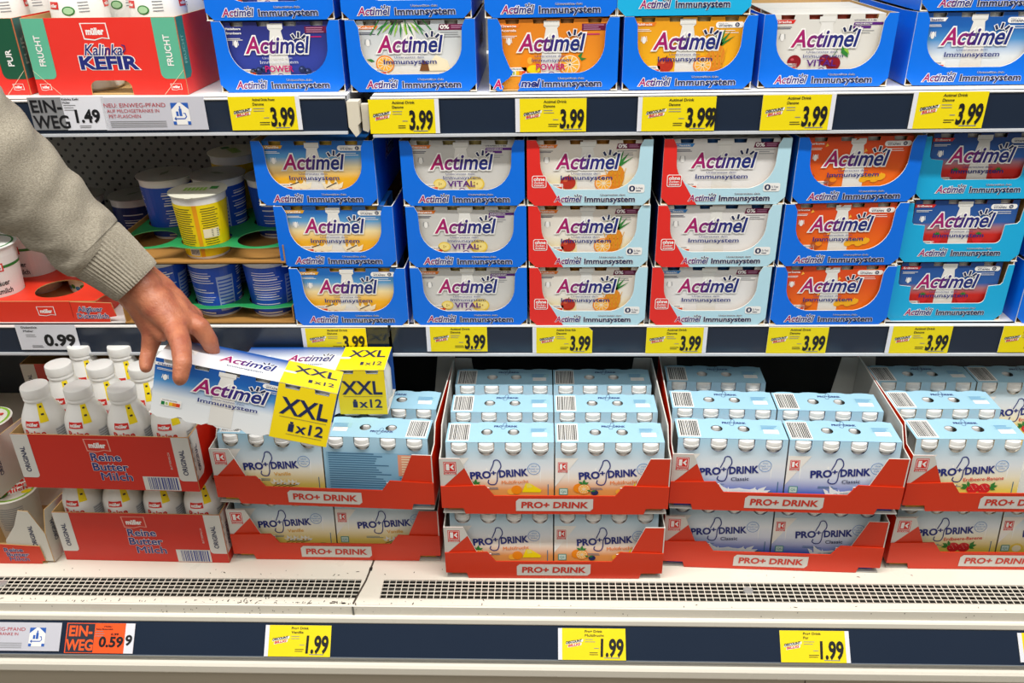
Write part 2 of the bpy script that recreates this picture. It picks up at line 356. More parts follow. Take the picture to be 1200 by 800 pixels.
def apple(q, fr, x, z, r, off):
    q.ell(fr, x, z, r, r*.92, APPLE, off); q.ell(fr, x-r*.35, z+r*.3, r*.3, r*.2, mat('apple_light_print', 'd9623a', .4), off+.0001); q.stroke(fr, [(x, z+r*.7), (x+r*.15, z+r*1.1)], r*.12, mat('stem_print', '5a3a1c', .5), off+.0002)
def fruit_multi(q, fr, o):
    apple(q, fr, .045, .0255, .0112, o); pineapple(q, fr, .1145, .0385, 1.5, o); orange_slice(q, fr, .0965, .0245, .0132, o+.0003)
def fruit_banana(q, fr, o):
    for x, r in ((.040, .0095), (.092, .0135)):
        q.ell(fr, x, .024, r, r*.82, BANANA, o); q.ell(fr, x, .024, r*.82, r*.64, mat('banana_flesh_print', 'f1dc86', .4), o+.0001)
        for k in range(3): q.ell(fr, x+r*.2*cos(k*2.1), .024+r*.16*sin(k*2.1), r*.09, r*.12, mat('banana_seed_print', 'a98a3a', .4), o+.0002, 8)
def fruit_vanilla(q, fr, o):
    for x in (.045, .056, .093, .103):
        for k in range(3): leaf(q, fr, x, .014, .017, radians(50+k*42), CREAM, o+.0001*k, .45)
    q.stroke(fr, [(.088, .018), (.104, .026)], .0012, BLACK, o+.0005); q.stroke(fr, [(.034, .022), (.048, .027)], .0012, BLACK, o+.0005)
def fruit_cherry(q, fr, o):
    for x, z, r in ((.034, .026, .0095), (.076, .028, .008), (.088, .023, .010)):
        q.ell(fr, x, z, r, r, CHERRY, o); q.ell(fr, x-r*.3, z+r*.35, r*.25, r*.18, mat('cherry_light_print', 'c9505a', .4), o+.0001)
    q.stroke(fr, [(.086, .032), (.092, .044), (.095, .052)], .0008, GREENP, o+.0002); q.stroke(fr, [(.100, .032), (.098, .044), (.095, .052)], .0008, GREENP, o+.0002)
    leaf(q, fr, .096, .050, .022, radians(-60), GREENP, o+.0002, .5); leaf(q, fr, .098, .050, .018, radians(-55), LIME, o+.0003, .3)
def fruit_orange(q, fr, o):
    q.ell(fr, .040, .030, .011, .0125, ORF, o); q.ell(fr, .043, .033, .004, .005, ORL, o+.0001); leaf(q, fr, .108, .034, .013, .9, GREENP, o); leaf(q, fr, .108, .034, .013, .1, GREENP, o)
    orange_slice(q, fr, .098, .027, .0165, o+.0001); q.ell(fr, .048, .021, .009, .006, YELP, o+.0001)
def fruit_blue(q, fr, o):
    for x, z in ((.042, .022), (.050, .024), (.104, .023), (.034, .020), (.112, .020)): q.ell(fr, x, z, .005, .005, mat('berry_print', '23305e', .4), o); q.ell(fr, x-.001, z+.0015, .0015, .0012, mat('berry_light_print', '6676a8', .4), o+.0001)
def fruit_coco(q, fr0, o):
    fr = lambda a, b, h=0: fr0(a, b-.0065 if b > .06 else b, h)
    for k in range(6): a = radians(150+k*42); q.stroke(fr, [(.062+.012*k-.03, .097), (.062+.012*k-.03+.016*cos(a), .097-.020)], .0016, GREENP, o)
    for k in range(9): leaf(q, fr, .046+.004*k, .094, .022, radians(-150+14*k), LIME if k % 2 else GREENP, o+.0001, .14)
    orange_slice(q, fr, .036, .030, .013, o); leaf(q, fr, .022, .034, .012, 2.9, GREENP, o)
    q.poly(fr, [(.088, .020), (.128, .020), (.124, .034), (.108, .042)], CREAM, o); q.poly(fr, [(.084, .020), (.098, .020), (.096, .032), (.089, .036)], mat('coconut_print', '7a4a22', .5), o+.0001)
def fruit_curc(q, fr, o):
    for k in range(4): q.ell(fr, .088+.008*k, .026+.003*(k % 2), .007, .005, mat('mango_print', 'f3b01c', .4), o+.0001*k, rot=.4)
    for k in range(8): q.poly(fr, [(.012+.014*k, .03+.009*(k*5 % 7)), (.017+.014*k, .032+.009*(k*5 % 7)), (.014+.014*k, .036+.009*(k*5 % 7))], ORL if k % 2 else mat('curcuma_print', 'b8541a', .4), o)
    q.ell(fr, .040, .024, .010, .007, mat('curcuma_print', 'b8541a', .4), o, rot=.5); q.ell(fr, .044, .026, .005, .004, ORF, o+.0001)
def fruit_straw(q, fr, o):
    for x in (.040, .101): q.poly(fr, [(x-.009, .028), (x-.006, .034), (x+.006, .034), (x+.009, .028), (x+.003, .016), (x-.003, .016)], mat('strawberry_print', 'd3242a', .4), o); [leaf(q, fr, x, .034, .006, radians(30+40*k), GREENP, o+.0001, .4) for k in range(4)]
def fruit_none(q, fr, o): pass
#  kind: stops of the printed background (bottom to top), fruit, flavour tag (text, colour), badge, sub line, claim colours
DES = {
 'vanilla': ([(0, 'f0a010'), (.40, 'f2b628'), (.58, 'f3dfa8'), (.74, '5a9ed2'), (.88, '1c66b4')], fruit_vanilla, ('Vanille', GOLD), 'vit', None),
 'banana': ([(0, 'd6d4ce'), (.5, 'cfcdc8'), (1, 'c2c0bc')], fruit_banana, ('Banane', ORANGEP), 'mag', 'VITAL'),
 'multi0': ([(0, 'ecd23a'), (.22, 'f0e0a0'), (.5, 'eee8dc'), (1, 'd9cfc4')], fruit_multi, ('Multifrucht', ORANGEP), 'zero', None),
 'classic0': ([(0, 'dce6ee'), (.3, 'eceae8'), (1, 'dad6d2')], fruit_none, ('Classic', SKYP), 'zero', None),
 'curcuma': ([(0, 'f39a1c'), (.35, 'ee6a16'), (.7, 'e0501a'), (1, 'd9481c')], fruit_curc, ('Kurkuma', None), 'vit', None),
 'strawberry': ([(0, 'a81818'), (.42, 'cc261e'), (.54, 'a8767e'), (.62, '2d60a8'), (1, '1b4488')], fruit_straw, ('Erdbeere', RED), 'vit', None),
 'blueberry': ([(0, '2a3f9c'), (.5, '33409a'), (1, '24286a')], fruit_blue, ('Heidelbeere', None), 'pow', 'POWER'),
 'coconut': ([(0, 'f4ead2'), (.4, 'dfe0de'), (1, 'b9c0c4')], fruit_coco, ('Kokos', ORANGEP), 'zero', None),
 'orange': ([(0, 'f0a22a'), (.5, 'eb8e20'), (1, 'd97c1c')], fruit_orange, ('Orange', ORANGEP), 'pow', 'POWER'),
 'yellow': ([(0, 'f5c41a'), (.5, 'f2ae18'), (1, 'e39a1c')], fruit_multi, ('Multifrucht', ORANGEP), 'vit', None),
 'cherry': ([(0, 'e3e0d8'), (.5, 'dedbd3'), (1, 'd8d5cd')], fruit_cherry, ('Kirsche', RED), 'mag', 'VITAL'),
 'classic': ([(0, 'eef0f0'), (.38, 'e4eaee'), (.62, '4a90cc'), (.8, '1a5fae'), (1, '1450a0')], fruit_none, ('Classic', WHITE), 'vit', None),
}
CAPC = {'vanilla': 'e8c24a', 'banana': 'd8c27a', 'multi0': 'c8822a', 'classic0': '2a64a4', 'curcuma': 'e8e4dc', 'strawberry': 'ece9e4', 'blueberry': 'dcdcdc', 'coconut': 'c9cac4', 'orange': 'd99a5a', 'yellow': 'e6c88a', 'cherry': 'd8553a', 'classic': 'e8eaea'}
def pack_front(q, fr, kind, W):
    st, fruit, (tg, tc), badge, sub = DES[kind]; o = .0003
    light = kind in ('banana', 'multi0', 'classic0', 'cherry', 'coconut')
    tx = NAVY if kind not in ('blueberry',) else mat('silver_print', 'c9cbd2', .4)
    bottle_sil(q, fr, .0725 if W < .16 else .088, .0935, .0, .86, o)
    fruit(q, lambda a, b, h=0: fr(a, b+.0065, h), o+.0002)
    if tc: q.poly(fr, [(0, .0845), (.027, .0845), (.030, .0895), (0, .0895)], tc, o)
    q.text(fr, tg, .003, .0855, .021, .003, WHITE if tc is not WHITE else NAVY, o+.0003, .02)
    if kind in ('blueberry', 'orange'): q.text(fr, 'Brombeere' if kind == 'blueberry' else 'Acerola', .003, .0795, .021, .003, WHITE, o+.0003, .02)
    dm = GREYP if light else WHITE
    lines(q, fr, .003, .0795 if not kind in ('blueberry', 'orange') else .073, .024, 2, .002, .0008, DNAVY if light else WHITE, o)
    q.ell(fr, .014, .066, .0028, .005, dm if not light else WHITE, o, 12); q.stroke(fr, [(.010, .064), (.011, .071)], .0008, dm, o+.0001); q.stroke(fr, [(.018, .064), (.017, .071)], .0008, dm, o+.0001)
    X = .096 if W < .16 else .118
    if badge == 'zero': X = .113
    if badge == 'zero':
        q.poly(fr, [(X, .0825), (.150, .0825), (.150, .0905), (X+.002, .0905)], PLUM, o); q.text(fr, '0%', X+.003, .0842, .012, .0052, WHITE, o+.0002, .03); lines(q, fr, X+.018, .0875, .017, 2, .0025, .0012, mat('plum_light_print', 'b07a98', .4), o+.0002); lines(q, fr, X+.003, .079, .028, 3, .003, .0009, GREYP, o)
    elif badge == 'vit':
        q.rrect(fr, X+.014, .081, .038 if W < .16 else .03, .008, .0038, WHITE, o); q.text(fr, 'VITAMIN', X+.018, .0825, .018, .0028, DNAVY, o+.0003, .02); q.text(fr, 'REICH AN', X+.018, .0862, .012, .0014, GREYP, o+.0003); q.ell(fr, X+.043 if W < .16 else X+.0395, .085, .003, .003, DNAVY, o+.0002, 14); q.text(fr, 'D', X+.0418 if W < .16 else X+.0383, .0836, .0024, .0028, WHITE, o+.0004, .02); lines(q, fr, X+.022, .077, .026, 2, .003, .0008, dm, o)
    elif badge == 'mag':
        q.text(fr, 'VITAMIN C + B6', X+.012, .087, .03, .002, DNAVY, o+.0002, .01); q.poly(fr, [(X+.012, .0815), (.150, .0815), (.150, .0852), (X+.013, .0852)], PURPLE, o); q.text(fr, 'MAGNESIUM', X+.0145, .0822, .022, .0021, WHITE, o+.0002, .02); q.rect(fr, X+.012, .0770, .024, .0035, PURPLE, o); q.text(fr, 'ZINK', X+.0145, .0776, .009, .0021, WHITE, o+.0002, .02); lines(q, fr, X+.012, .0735, .03, 2, .003, .0008, GREYP, o)
    else:
        q.rect(fr, X+.018, .080, .036, .009, PLUM, o); lines(q, fr, X+.020, .0865, .028, 3, .0028, .0012, mat('plum_light_print', 'b07a98', .4), o+.0002); lines(q, fr, X+.022, .074, .022, 1, .003, .0016, MAG, o)
    # nutri score
    q.rrect(fr, .012, .018, .026, .0125, .0015, WHITE, o+.0002)
    for k, c in enumerate(('0f7a3c', '6fb53a', 'f0c21a', 'e8801e', 'd9401e')): q.rect(fr, .0135+.0046*k, .0195, .0046, .006, mat('score_%s' % c, c, .4), o+.0004)
    q.rrect(fr, .0178, .0187, .0052, .0078, .001, WHITE, o+.0005); q.text(fr, 'B', .0191, .0205, .0026, .0042, LIME, o+.0006, .03); q.text(fr, 'NUTRI-SCORE', .0145, .0272, .018, .0018, GREYP, o+.0004, .02)
    L = .0275 if W < .16 else .050
    wordmark(q, fr, L, .0530, .091, .0225, o+.0007)
    q.text(fr, 'Unterstütze dein', L+.022, .0445, .042, .0030, tx, o+.0010, 0)
    if sub:
        q.text(fr, 'Immunsystem', L+.018, .0380, .054, .0046, tx, o+.0010, .005)
        q.text(fr, sub, L+.024, .0265, .040, .0085, PURPLE if sub == 'VITAL' else MAG, o+.0011, .02)
        q.ell(fr, L+.045, .0195, .0055, .0048, PURPLE, o+.0008, 16); q.ell(fr, L+.045, .0195, .0042, .0036, WHITE, o+.0009, 16); q.ell(fr, L+.046, .019, .0022, .002, MAG, o+.0010, 12)
    else:
        q.text(fr, 'Immunsystem', L+.007, .0365, .074, .0066, tx, o+.0010, .014)
def caps_mesh(r, H, capm, neck):
    q = MB()
    q.lathe([(r*.92, .0), (r, .003), (r, H*.62), (r*.72, H*.80), (r*.72, H*.87)], PLAST, n=18)
    q.lathe([(neck, H*.87), (neck, H-.0018), (neck*.9, H-.0006), (0, H-.0004)], capm, n=18)
    return q
def pro_bottle_mesh(H):
    q = MB(); q.lathe([(.0165, 0), (.0178, .003), (.0150, H*.35), (.0118, H*.62), (.0088, H*.74), (.0085, H*.882)], PLAST, n=18)
    q.lathe([(.0088, H*.880), (.0132, H*.881), (.0136, H*.888), (.0136, H*.918), (.0131, H*.923), (.0131, H-.004), (.0126, H-.0012), (.0110, H-.0004), (0, H-.0004)], CAPW, n=22); return q
BOTCACHE = {}
def drink_bottle(key, r, H, capm, neck, parent, x, y, z=.001):
    if key not in BOTCACHE:
        o = (pro_bottle_mesh(H) if key == 'p' else caps_mesh(r, H, capm, neck)).build('drink_bottle', parent); BOTCACHE[key] = o
    else:
        o = BOTCACHE[key].copy(); COL.objects.link(o); o.parent = parent
    o.location = (x, y, z); return o
def yog_pack(kind, n=4, full=False):
    W = PW*n/4; p = PW/4; T = .0006
    root = empty('drink_multipack', (0, 0, 0))
    g = grad('carton_'+kind, DES[kind][0]); topm = mat('carton_top_'+kind, DES[kind][0][-1][1], .4)
    capm = mat('cap_'+kind, CAPC[kind], .4)
    q = MB(); fr = FX(-W/2, -PD/2, 0)
    out = [(0, 0), (W, 0)]
    xs = [p*(i+.5) for i in range(n)]
    out.append((W, PH))
    for x in xs[::-1]: out += [(x+.0095, PH), (x+.0085, PH-.0065), (x-.0085, PH-.0065), (x-.0095, PH)]
    out.append((0, PH))
    if full:   # scalloped lower edge of the big pack
        low = []
        for i in range(n): low += [(p*i+.002, .002), (p*(i+.25), -.003), (p*(i+.75), -.003), (p*(i+1)-.002, .002)]
        out = low+out[2:]
    q.plate(fr, out, g, T, uvbox=(0, 0, W, PH), back=OFFW)
    q.box((-W/2, PD/2-T, 0), (W/2, PD/2, PH), topm); q.box((-W/2, -PD/2+T, 0), (W/2, PD/2-T, T), OFFW)
    tf = TOPF(-W/2, -PD/2, PH)
    tg = grad('carton_top_blend_'+kind, [(0, 'eceef0'), (.50, 'e4e9ee'), (.95, DES[kind][0][-1][1])]) if full else topm
    q.plate(tf, [(0, 0), (W, 0), (W, PD), (0, PD)], tg, T, uvbox=(0, 0, W, PD), back=OFFW)
    pack_front(q, lambda a, b, h=0: fr(a, b*PH/.0965, h), kind, W)
    if full:
        x0 = W-.074
        q.poly(fr, [(x0, .0005), (W-.0003, .0005), (W-.0003, PH)]+[c for x in xs[::-1] if x > x0 for c in ((x+.0098, PH), (x+.0087, PH-.0068), (x-.0087, PH-.0068), (x-.0098, PH))]+[(x0, PH)], YELP, .0012)
        q.text(fr, 'XXL', x0+.008, .044, .060, .027, DNAVY, .0016, .02); q.rect(fr, x0+.008, .0385, .060, .0006, DNAVY, .0016); q.rect(fr, x0+.020, .0105, .046, .0006, DNAVY, .0016)
        q.text(fr, 'x12', x0+.032, .0155, .034, .017, DNAVY, .0016, .02); q.rect(fr, x0+.0215, .0155, .007, .013, DNAVY, .0016); q.rect(fr, x0+.023, .029, .004, .0035, DNAVY, .0016)
        q.rect(tf, x0, 0, .0737, PD, YELP, .0004); q.text(tf, 'XXL', x0+.012, .042, .056, .022, DNAVY, .0006, .02); q.text(tf, 'x12', x0+.042, .016, .025, .011, DNAVY, .0006, .02); q.rect(tf, x0+.034, .016, .005, .010, DNAVY, .0006)
        wordmark(q, tf, .070, .028, .070, .020, .0005); q.text(tf, 'Immunsystem', .082, .016, .045, .005, DNAVY, .0008)
        q.rect(tf, .010, .03, .03, .016, WHITE, .0004); lines(q, tf, .013, .041, .024, 3, .004, .001, GREYP, .0006); q.rrect(tf, .145, .036, .022, .006, .003, WHITE, .0006)
    q.build('sleeve', root)
    for i in range(n):
        for yy in (-PD/4, PD/4): drink_bottle('y'+kind, .0172, PH-.0012, capm, .0135, root, xs[i]-W/2, yy)
    return root

# ---- display trays
TW, TD, TH = .1785, .235, .0960
def window_pts(style):
    W, H = TW, TH
    if style == 'step':
        a = W/2-.031
        pts = [(W/2, H*.96), (W/2-.009, H*.96), (W/2-.011, H*.66), (W/2-.014, H*.62), (a, H*.60), (a-.001, .036)]+arc(a-.009, .037, .008, 0, -90, 4)
    else:
        pts = [(W/2, H), (W/2-.013, H), (W/2-.0180, H-.010), (W/2-.0190, .066)]+arc(W/2-.0190-.040, .0635, .040, 0, -82, 8)
        pts[-1] = (pts[-1][0], .0238)
    return pts
def tray_front(style, cm, label):
    W, H = TW, TH; q = MB(); fr = FX(0, -TD/2, 0)
    R = window_pts(style); L = [(-x, y) for x, y in R[::-1]]
    out = [(-W/2+.011, 0), (W/2-.011, 0), (W/2, .011)]+R+L+[(-W/2, .011)]
    if label == 'torn':
        RR = window_pts('u'); LL = [(-x, y) for x, y in RR[::-1]]
        k = [p for p in LL if p[0] < -.0665]
        q.plate(fr, [(-W/2+.011, 0), (-.0715, 0), (-.0690, .006), (-.0725, .010), (-.0610, .018), (-.0555, .026), (-.0600, .031)]+k+[(-W/2, .011)], cm, .0016, edge=OFFW, back=KRAFT)
        q.plate(fr, [(-.0500, 0), (W/2-.011, 0), (W/2, .011)]+RR+[(-.040, .0238), (-.0435, .022), (-.0460, .013), (-.0485, .009), (-.0470, .004)], cm, .0016, edge=OFFW, back=KRAFT)
        return q
    q.plate(fr, out, cm, .0016, edge=OFFW, back=KRAFT)
    return q
def tray(style, cm, ohne=False, torn=False):
    root = empty('display_tray', (0, 0, 0)); W, H, Dp = TW, TH, TD
    q = tray_front(style, cm, 'torn' if torn else ''); fr = FX(0, -Dp/2, 0); o = .0004
    if ohne:
        L = [(-x, y) for x, y in window_pts('u')]
        k = [p for p in L if p[1] > .033]
        q.plate(Fr(fr(0, 0, o), fr.u, fr.v), [(-W/2+.011, 0), (-W/2+.052, 0), (-W/2+.044, .012), (-W/2+.037, .024)]+k[::-1]+[(-W/2, .011)], CRED, .0002)
        bx, bz = -W/2+.007, .027
        q.rrect(fr, bx, bz, .021, .018, .003, WHITE, o+.0003); q.rrect(fr, bx+.001, bz+.001, .019, .016, .0025, CRED, o+.0004)
        q.text(fr, 'ohne', bx+.0028, bz+.0105, .0155, .0052, WHITE, o+.0006, .03); q.text(fr, 'Zucker-', bx+.003, bz+.0062, .015, .003, WHITE, o+.0006, .02); q.text(fr, 'zusatz', bx+.003, bz+.0024, .015, .003, WHITE, o+.0006, .02)
        q.rrect(fr, W/2-.033, .019, .024, .0125, .003, WHITE, o); q.text(fr, '0', W/2-.031, .0215, .008, .0078, DNAVY, o+.0003, .02); q.text(fr, '% Fett', W/2-.0215, .0245, .010, .003, DNAVY, o+.0003); lines(q, fr, W/2-.0215, .0215, .009, 1, .002, .001, DNAVY, o+.0003)
        ax, aw, ix, iw, zz, hh = -W/2+.040, .039, -W/2+.084, .072, .0058, .0092
    else: ax, aw, ix, iw, zz, hh = -W/2+.023, .044, -W/2+.074, .082, .0055, .0100
    if style == 'step': ax, aw, ix, iw, zz = -W/2+.030, .041, -W/2+.078, .072, .0100
    if torn: q.otext(fr, 'A', -.083, .004, .0105, .0115, MAG, o, .03, .07, .2); q.otext(fr, 'mel', -.0445, zz, .026, hh, NAVY, o, .03, .07, .2)
    else: wordmark(q, fr, ax, zz, aw, hh, o)
    q.otext(fr, 'Immunsystem', ix, zz, iw, hh*.86, DNAVY, o, .028, .06)
    q.otext(fr, 'Unterstütze dein', ix+.022, zz+hh*1.0, .036, .0026, DNAVY, o, 0, .04)
    q.build('front_panel', root)
    for s in (-1, 1):
        q = MB(); f2 = Fr((s*W/2, -Dp/2 if s > 0 else Dp/2, 0), (0, s, 0), (0, 0, 1))
        pts = [(0.002, .0), (Dp-.002, .0), (Dp-.002, H*.98), (.16, H*.98), (.05, H*.98), (.002, H)]
        if s < 0: pts = [(Dp-x, y) for x, y in pts][::-1]
        q.plate(f2, pts, mat('deep_blue_card', '1b2f6a', .4) if ohne else cm, .0016, edge=OFFW, back=KRAFT)
        aw = .07; wordmark(q, Fr(f2(Dp/2-.035, .05), f2.u, f2.v), 0, 0, aw, .02, .0004)
        q.build('side_panel', root)
    q = MB(); q.plate(Fr((W/2, Dp/2, 0), (-1, 0, 0), (0, 0, 1)), [(.002, 0), (W-.002, 0), (W-.002, H*.98), (.002, H*.98)], cm, .0016, edge=OFFW, back=KRAFT); q.build('back_panel', root)
    q = MB(); q.box((-W/2+.0016, -Dp/2+.0016, 0), (W/2-.0016, Dp/2-.0016, .0014), KRAFT)
    for s in (-1, 1): q.box((s*W/2-.009 if s > 0 else s*W/2, -Dp/2-.001, .0), (s*W/2 if s > 0 else s*W/2+.009, -Dp/2+.01, .0009), OFFW)
    q.build('base_panel', root)
    return root
TK = {'blue': tray('u', CBLUE), 'light': tray('u', CLIGHT, True), 'cyan': tray('step', CCYAN), 'torn': tray('u', CBLUE, torn=True)}
TUSED = {}
PK = {}
def place_tray(tk, x, y, z, yaw, label, group):
    o = TK[tk] if tk not in TUSED else copy_tree(TK[tk]); TUSED[tk] = 1
    o.location = (x-sin(yaw)*TD/2, y+cos(yaw)*TD/2, z); o.rotation_euler = (0, 0, yaw)
    return tag(o, label, 'tray', group)
def place_pack(kind, x, y, z, yaw, label, group, back=.007, dx=0):
    if kind not in PK: PK[kind] = o = yog_pack(kind)
    else: o = copy_tree(PK[kind])
    dd = back+PD/2
    o.location = (x-sin(yaw)*dd+cos(yaw)*dx, y+cos(yaw)*dd+sin(yaw)*dx, z+.0016); o.rotation_euler = (0, 0, yaw)
    return tag(o, label, 'drink pack', group)
LV = ['bottom', 'middle', 'top']
DESC = {'vanilla': ('blue tray of vanilla drinks', 'yellow and blue vanilla drink pack', 'nearest the yoghurt cups'),
 'banana': ('blue tray of grey banana drinks', 'silver grey drink pack with banana slices', 'between the vanilla and the red and pale blue trays'),
 'multi0': ('red and pale blue tray of fruit drinks', 'cream drink pack printed with apple, orange and pineapple', 'right of the blue banana stack'),
 'classic0': ('red and pale blue tray of plain white drinks', 'plain white sugar-free drink pack', 'left of the blue tray stack of orange drinks'),
 'curcuma': ('blue tray of orange-red drinks', 'orange-red drink pack with a white bottle', 'between the pale blue and cyan stacks'),
 'strawberry': ('cyan stepped tray of strawberry drinks', 'navy and red strawberry drink pack', 'at the right end')}
MID = [('vanilla', 'blue', [(-.297, 1.2015, -.2), (-.309, 1.208, -.8), (-.330, 1.212, -1.2)]),
 ('banana', 'blue', [(-.111, 1.2025, 0), (-.111, 1.204, 0), (-.113, 1.206, -.6)]),
 ('multi0', 'light', [(.0715, 1.2015, 0), (.0705, 1.203, 0), (.0690, 1.203, -.4)]),
 ('classic0', 'light', [(.2570, 1.2015, 0), (.2600, 1.202, .2), (.2630, 1.204, .2)]),
 ('curcuma', 'blue', [(.4420, 1.2015, .5), (.4440, 1.2055, 1.5), (.4515, 1.209, 2.4)]),
 ('strawberry', 'cyan', [(.6220, 1.2155, .4), (.6250, 1.2185, .4), (.6325, 1.222, .6)])]
for kind, tk, pos in MID:
    for k, (x, y, a) in enumerate(pos):
        a = radians(a); z = ZM+.0003+k*(TH+.0005); td, pdn, wh = DESC[kind]
        place_tray(tk, x, y, z, a, '%s, %s of its stack' % (td, LV[k]), td+'s in a stack')
        place_pack(kind, x, y, z, a, '%s in the %s tray' % (pdn, LV[k]), pdn+'s')
for k in range(3):
    z = ZM+.0003+k*(TH+.0005); x, y = (.818, .823, .829)[k], (1.205, 1.207, 1.209)[k]
    place_tray('blue', x, y, z, 0, 'blue tray cut off by the right photo edge, %s of its stack' % LV[k], 'blue trays at the far right')
    place_pack('classic', x, y, z, 0, 'blue and white pack in the %s tray at the right photo edge' % LV[k], 'blue and white packs at the far right')
TOPS = [('blueberry', -.3675, 1.238, -.3, 'navy blueberry drinks'), ('coconut', -.1795, 1.231, -.2, 'white coconut and orange drinks'), ('orange', .0170, 1.227, 0, 'amber orange drinks'),
        ('yellow', .2020, 1.226, 0, 'yellow multi-fruit drinks'), ('cherry', .3910, 1.233, .3, 'white cherry drinks'), ('classic', .5950, 1.236, 0, 'blue and white classic drinks')]
TP_P = {'blueberry': 'dark navy blueberry drink pack', 'coconut': 'white drink pack with palm leaves, orange and coconut', 'orange': 'amber drink pack printed with cut oranges', 'yellow': 'golden yellow drink pack with pineapple and apple', 'cherry': 'white drink pack printed with red cherries', 'classic': 'blue fading to white plain drink pack'}
for kind, x, y, a, d in TOPS:
    a = radians(a); z = ZT+.0015
    place_tray('torn' if kind == 'orange' else 'blue', x, y, z, a, 'blue display tray of %s on the upper shelf%s' % (d, ', torn at lower left' if kind == 'orange' else ''), 'blue trays standing on the upper shelf')
    place_pack(kind, x, y, z, a, TP_P[kind]+' on the upper shelf', 'packs on the upper shelf')
    if kind == 'cherry': place_pack(kind, x, y, z, a, 'second white cherry pack half hidden behind the front one', 'packs on the upper shelf', .007+PD+.002); continue
    x2 = x+{'blueberry': -.006, 'coconut': -.004, 'orange': -.004, 'yellow': -.010, 'classic': .004}[kind]; y2 = y+.004
    place_tray('cyan' if kind == 'yellow' else 'blue', x2, y2, z+TH+.0005, a, '%s tray cut off by the photo top, above the %s' % ('cyan' if kind == 'yellow' else 'blue', d), 'trays of the second layer on the upper shelf')
    place_pack({'orange': 'curcuma', 'yellow': 'strawberry'}.get(kind, kind), x2, y2, z+TH+.0005, a, 'pack out of frame in the tray above the %s' % d, 'packs of the second layer on the upper shelf')

# ================================================================== pale blue drink packs in orange-red trays on the deck
QW, QD, QH = .1595, .0785, .1130
PG = {'multi': ('Multifrucht', ORANGEP, [(0, 'd98a4a'), (.30, 'e59a54'), (.48, 'efe2d4'), (.62, 'e6e8ea'), (.95, 'b2d6e8')]),
      'vanilla': ('Vanille', GOLD, [(0, 'e8b422'), (.27, 'efd06a'), (.48, 'efe8d4'), (.62, 'dde6ea'), (.95, 'a6cfe4')]),
      'classic': ('Classic', DNAVY, [(0, '2f4bb8'), (.22, '4a62c2'), (.46, 'd6dcea'), (.62, 'e4e8ec'), (.95, 'b0d6ea')]),
      'straw': ('Erdbeere-Banane', RED, [(0, 'e8b83a'), (.26, 'ecd060'), (.46, 'eee6cc'), (.62, 'e2e6e8'), (.95, 'b0d4e6')]),
      'back': (None, None, [(0, '8fbcd6'), (.6, '93c0da'), (.95, 'b0d6ea')])}
CTOP = mat('pale_blue_carton', 'a2cde2', .42, bump=.06, bscale=50)
def k_logo(q, fr, x, y, s, off):
    q.rect(fr, x, y+.22*s, s, s, RED, off); q.rect(fr, x+.06*s, y+.28*s, .88*s, .88*s, WHITE, off+.0001); q.rect(fr, x+.10*s, y+.32*s, .80*s, .80*s, RED, off+.00015)
    q.rect(fr, x+.20*s, y+.42*s, .26*s, .60*s, WHITE, off+.0002); q.poly(fr, [(x+.50*s, y+.72*s), (x+.80*s, y+.42*s), (x+.80*s, y+.62*s), (x+.70*s, y+.72*s), (x+.80*s, y+.82*s), (x+.80*s, y+1.02*s)], WHITE, off+.0002)
    q.rect(fr, x, y, s, .18*s, RED, off); q.text(fr, 'CLASSIC', x+.08*s, y+.03*s, .84*s, .11*s, WHITE, off+.0002, .02)
def barcode(q, fr, x, y, w_, h_, off, seed=1, m=None, horiz=True):
    q.rect(fr, x, y, w_, h_, WHITE, off); r = random.Random(seed); p = .06
    while p < .94:
        t = r.choice((.03, .04, .055)); q.rect(fr, x+w_*p, y+h_*.06, w_*t, h_*.88, m or BLACK, off+.0002); p += t+r.choice((.03, .035, .05))
BOTOUT = [(-.30, -.30), (-.34, -.42), (-.20, -.50), (.02, -.48), (.12, -.30), (.14, .0), (.30, .22), (.28, .40), (.16, .52), (-.02, .50), (-.08, .34), (-.20, .12), (-.24, .04)]
def pro_text(q, fr, x, y, sc, off, rot=.075, boost=1):
    def R(a, b): return (x+(a*cos(rot)-b*sin(rot))*sc, y+(a*sin(rot)+b*cos(rot))*sc)
    m = NAVY
    px, py = R(0, 0); q.text(fr, 'PRO', px, py, .36*sc, .135*sc, m, off, .038*boost, 0, rot)
    px, py = R(.375, .045); q.text(fr, '+', px, py, .085*sc, .10*sc, m, off, .03*boost, 0, rot)
    px, py = R(.52, .0); q.text(fr, 'DRINK', px, py, .50*sc, .135*sc, m, off, .038*boost, 0, rot)
    cx, cy = R(.44, .10)
    n = len(BOTOUT); P = []
    for i in range(n-1):
        for k in range(4):
            t = k/4; p0, p1, p2, p3 = BOTOUT[max(i-1, 0)], BOTOUT[i], BOTOUT[i+1], BOTOUT[min(i+2, n-1)]
            P.append(tuple(.5*((2*p1[j])+(-p0[j]+p2[j])*t+(2*p0[j]-5*p1[j]+4*p2[j]-p3[j])*t*t+(-p0[j]+3*p1[j]-3*p2[j]+p3[j])*t**3) for j in (0, 1)))
    P = [(cx+a*.36*sc, cy+b*.46*sc*1.05) for a, b in P]
    q.stroke(fr, P,   .019*sc*(1+.3*(boost-1)), m, off-.0001)
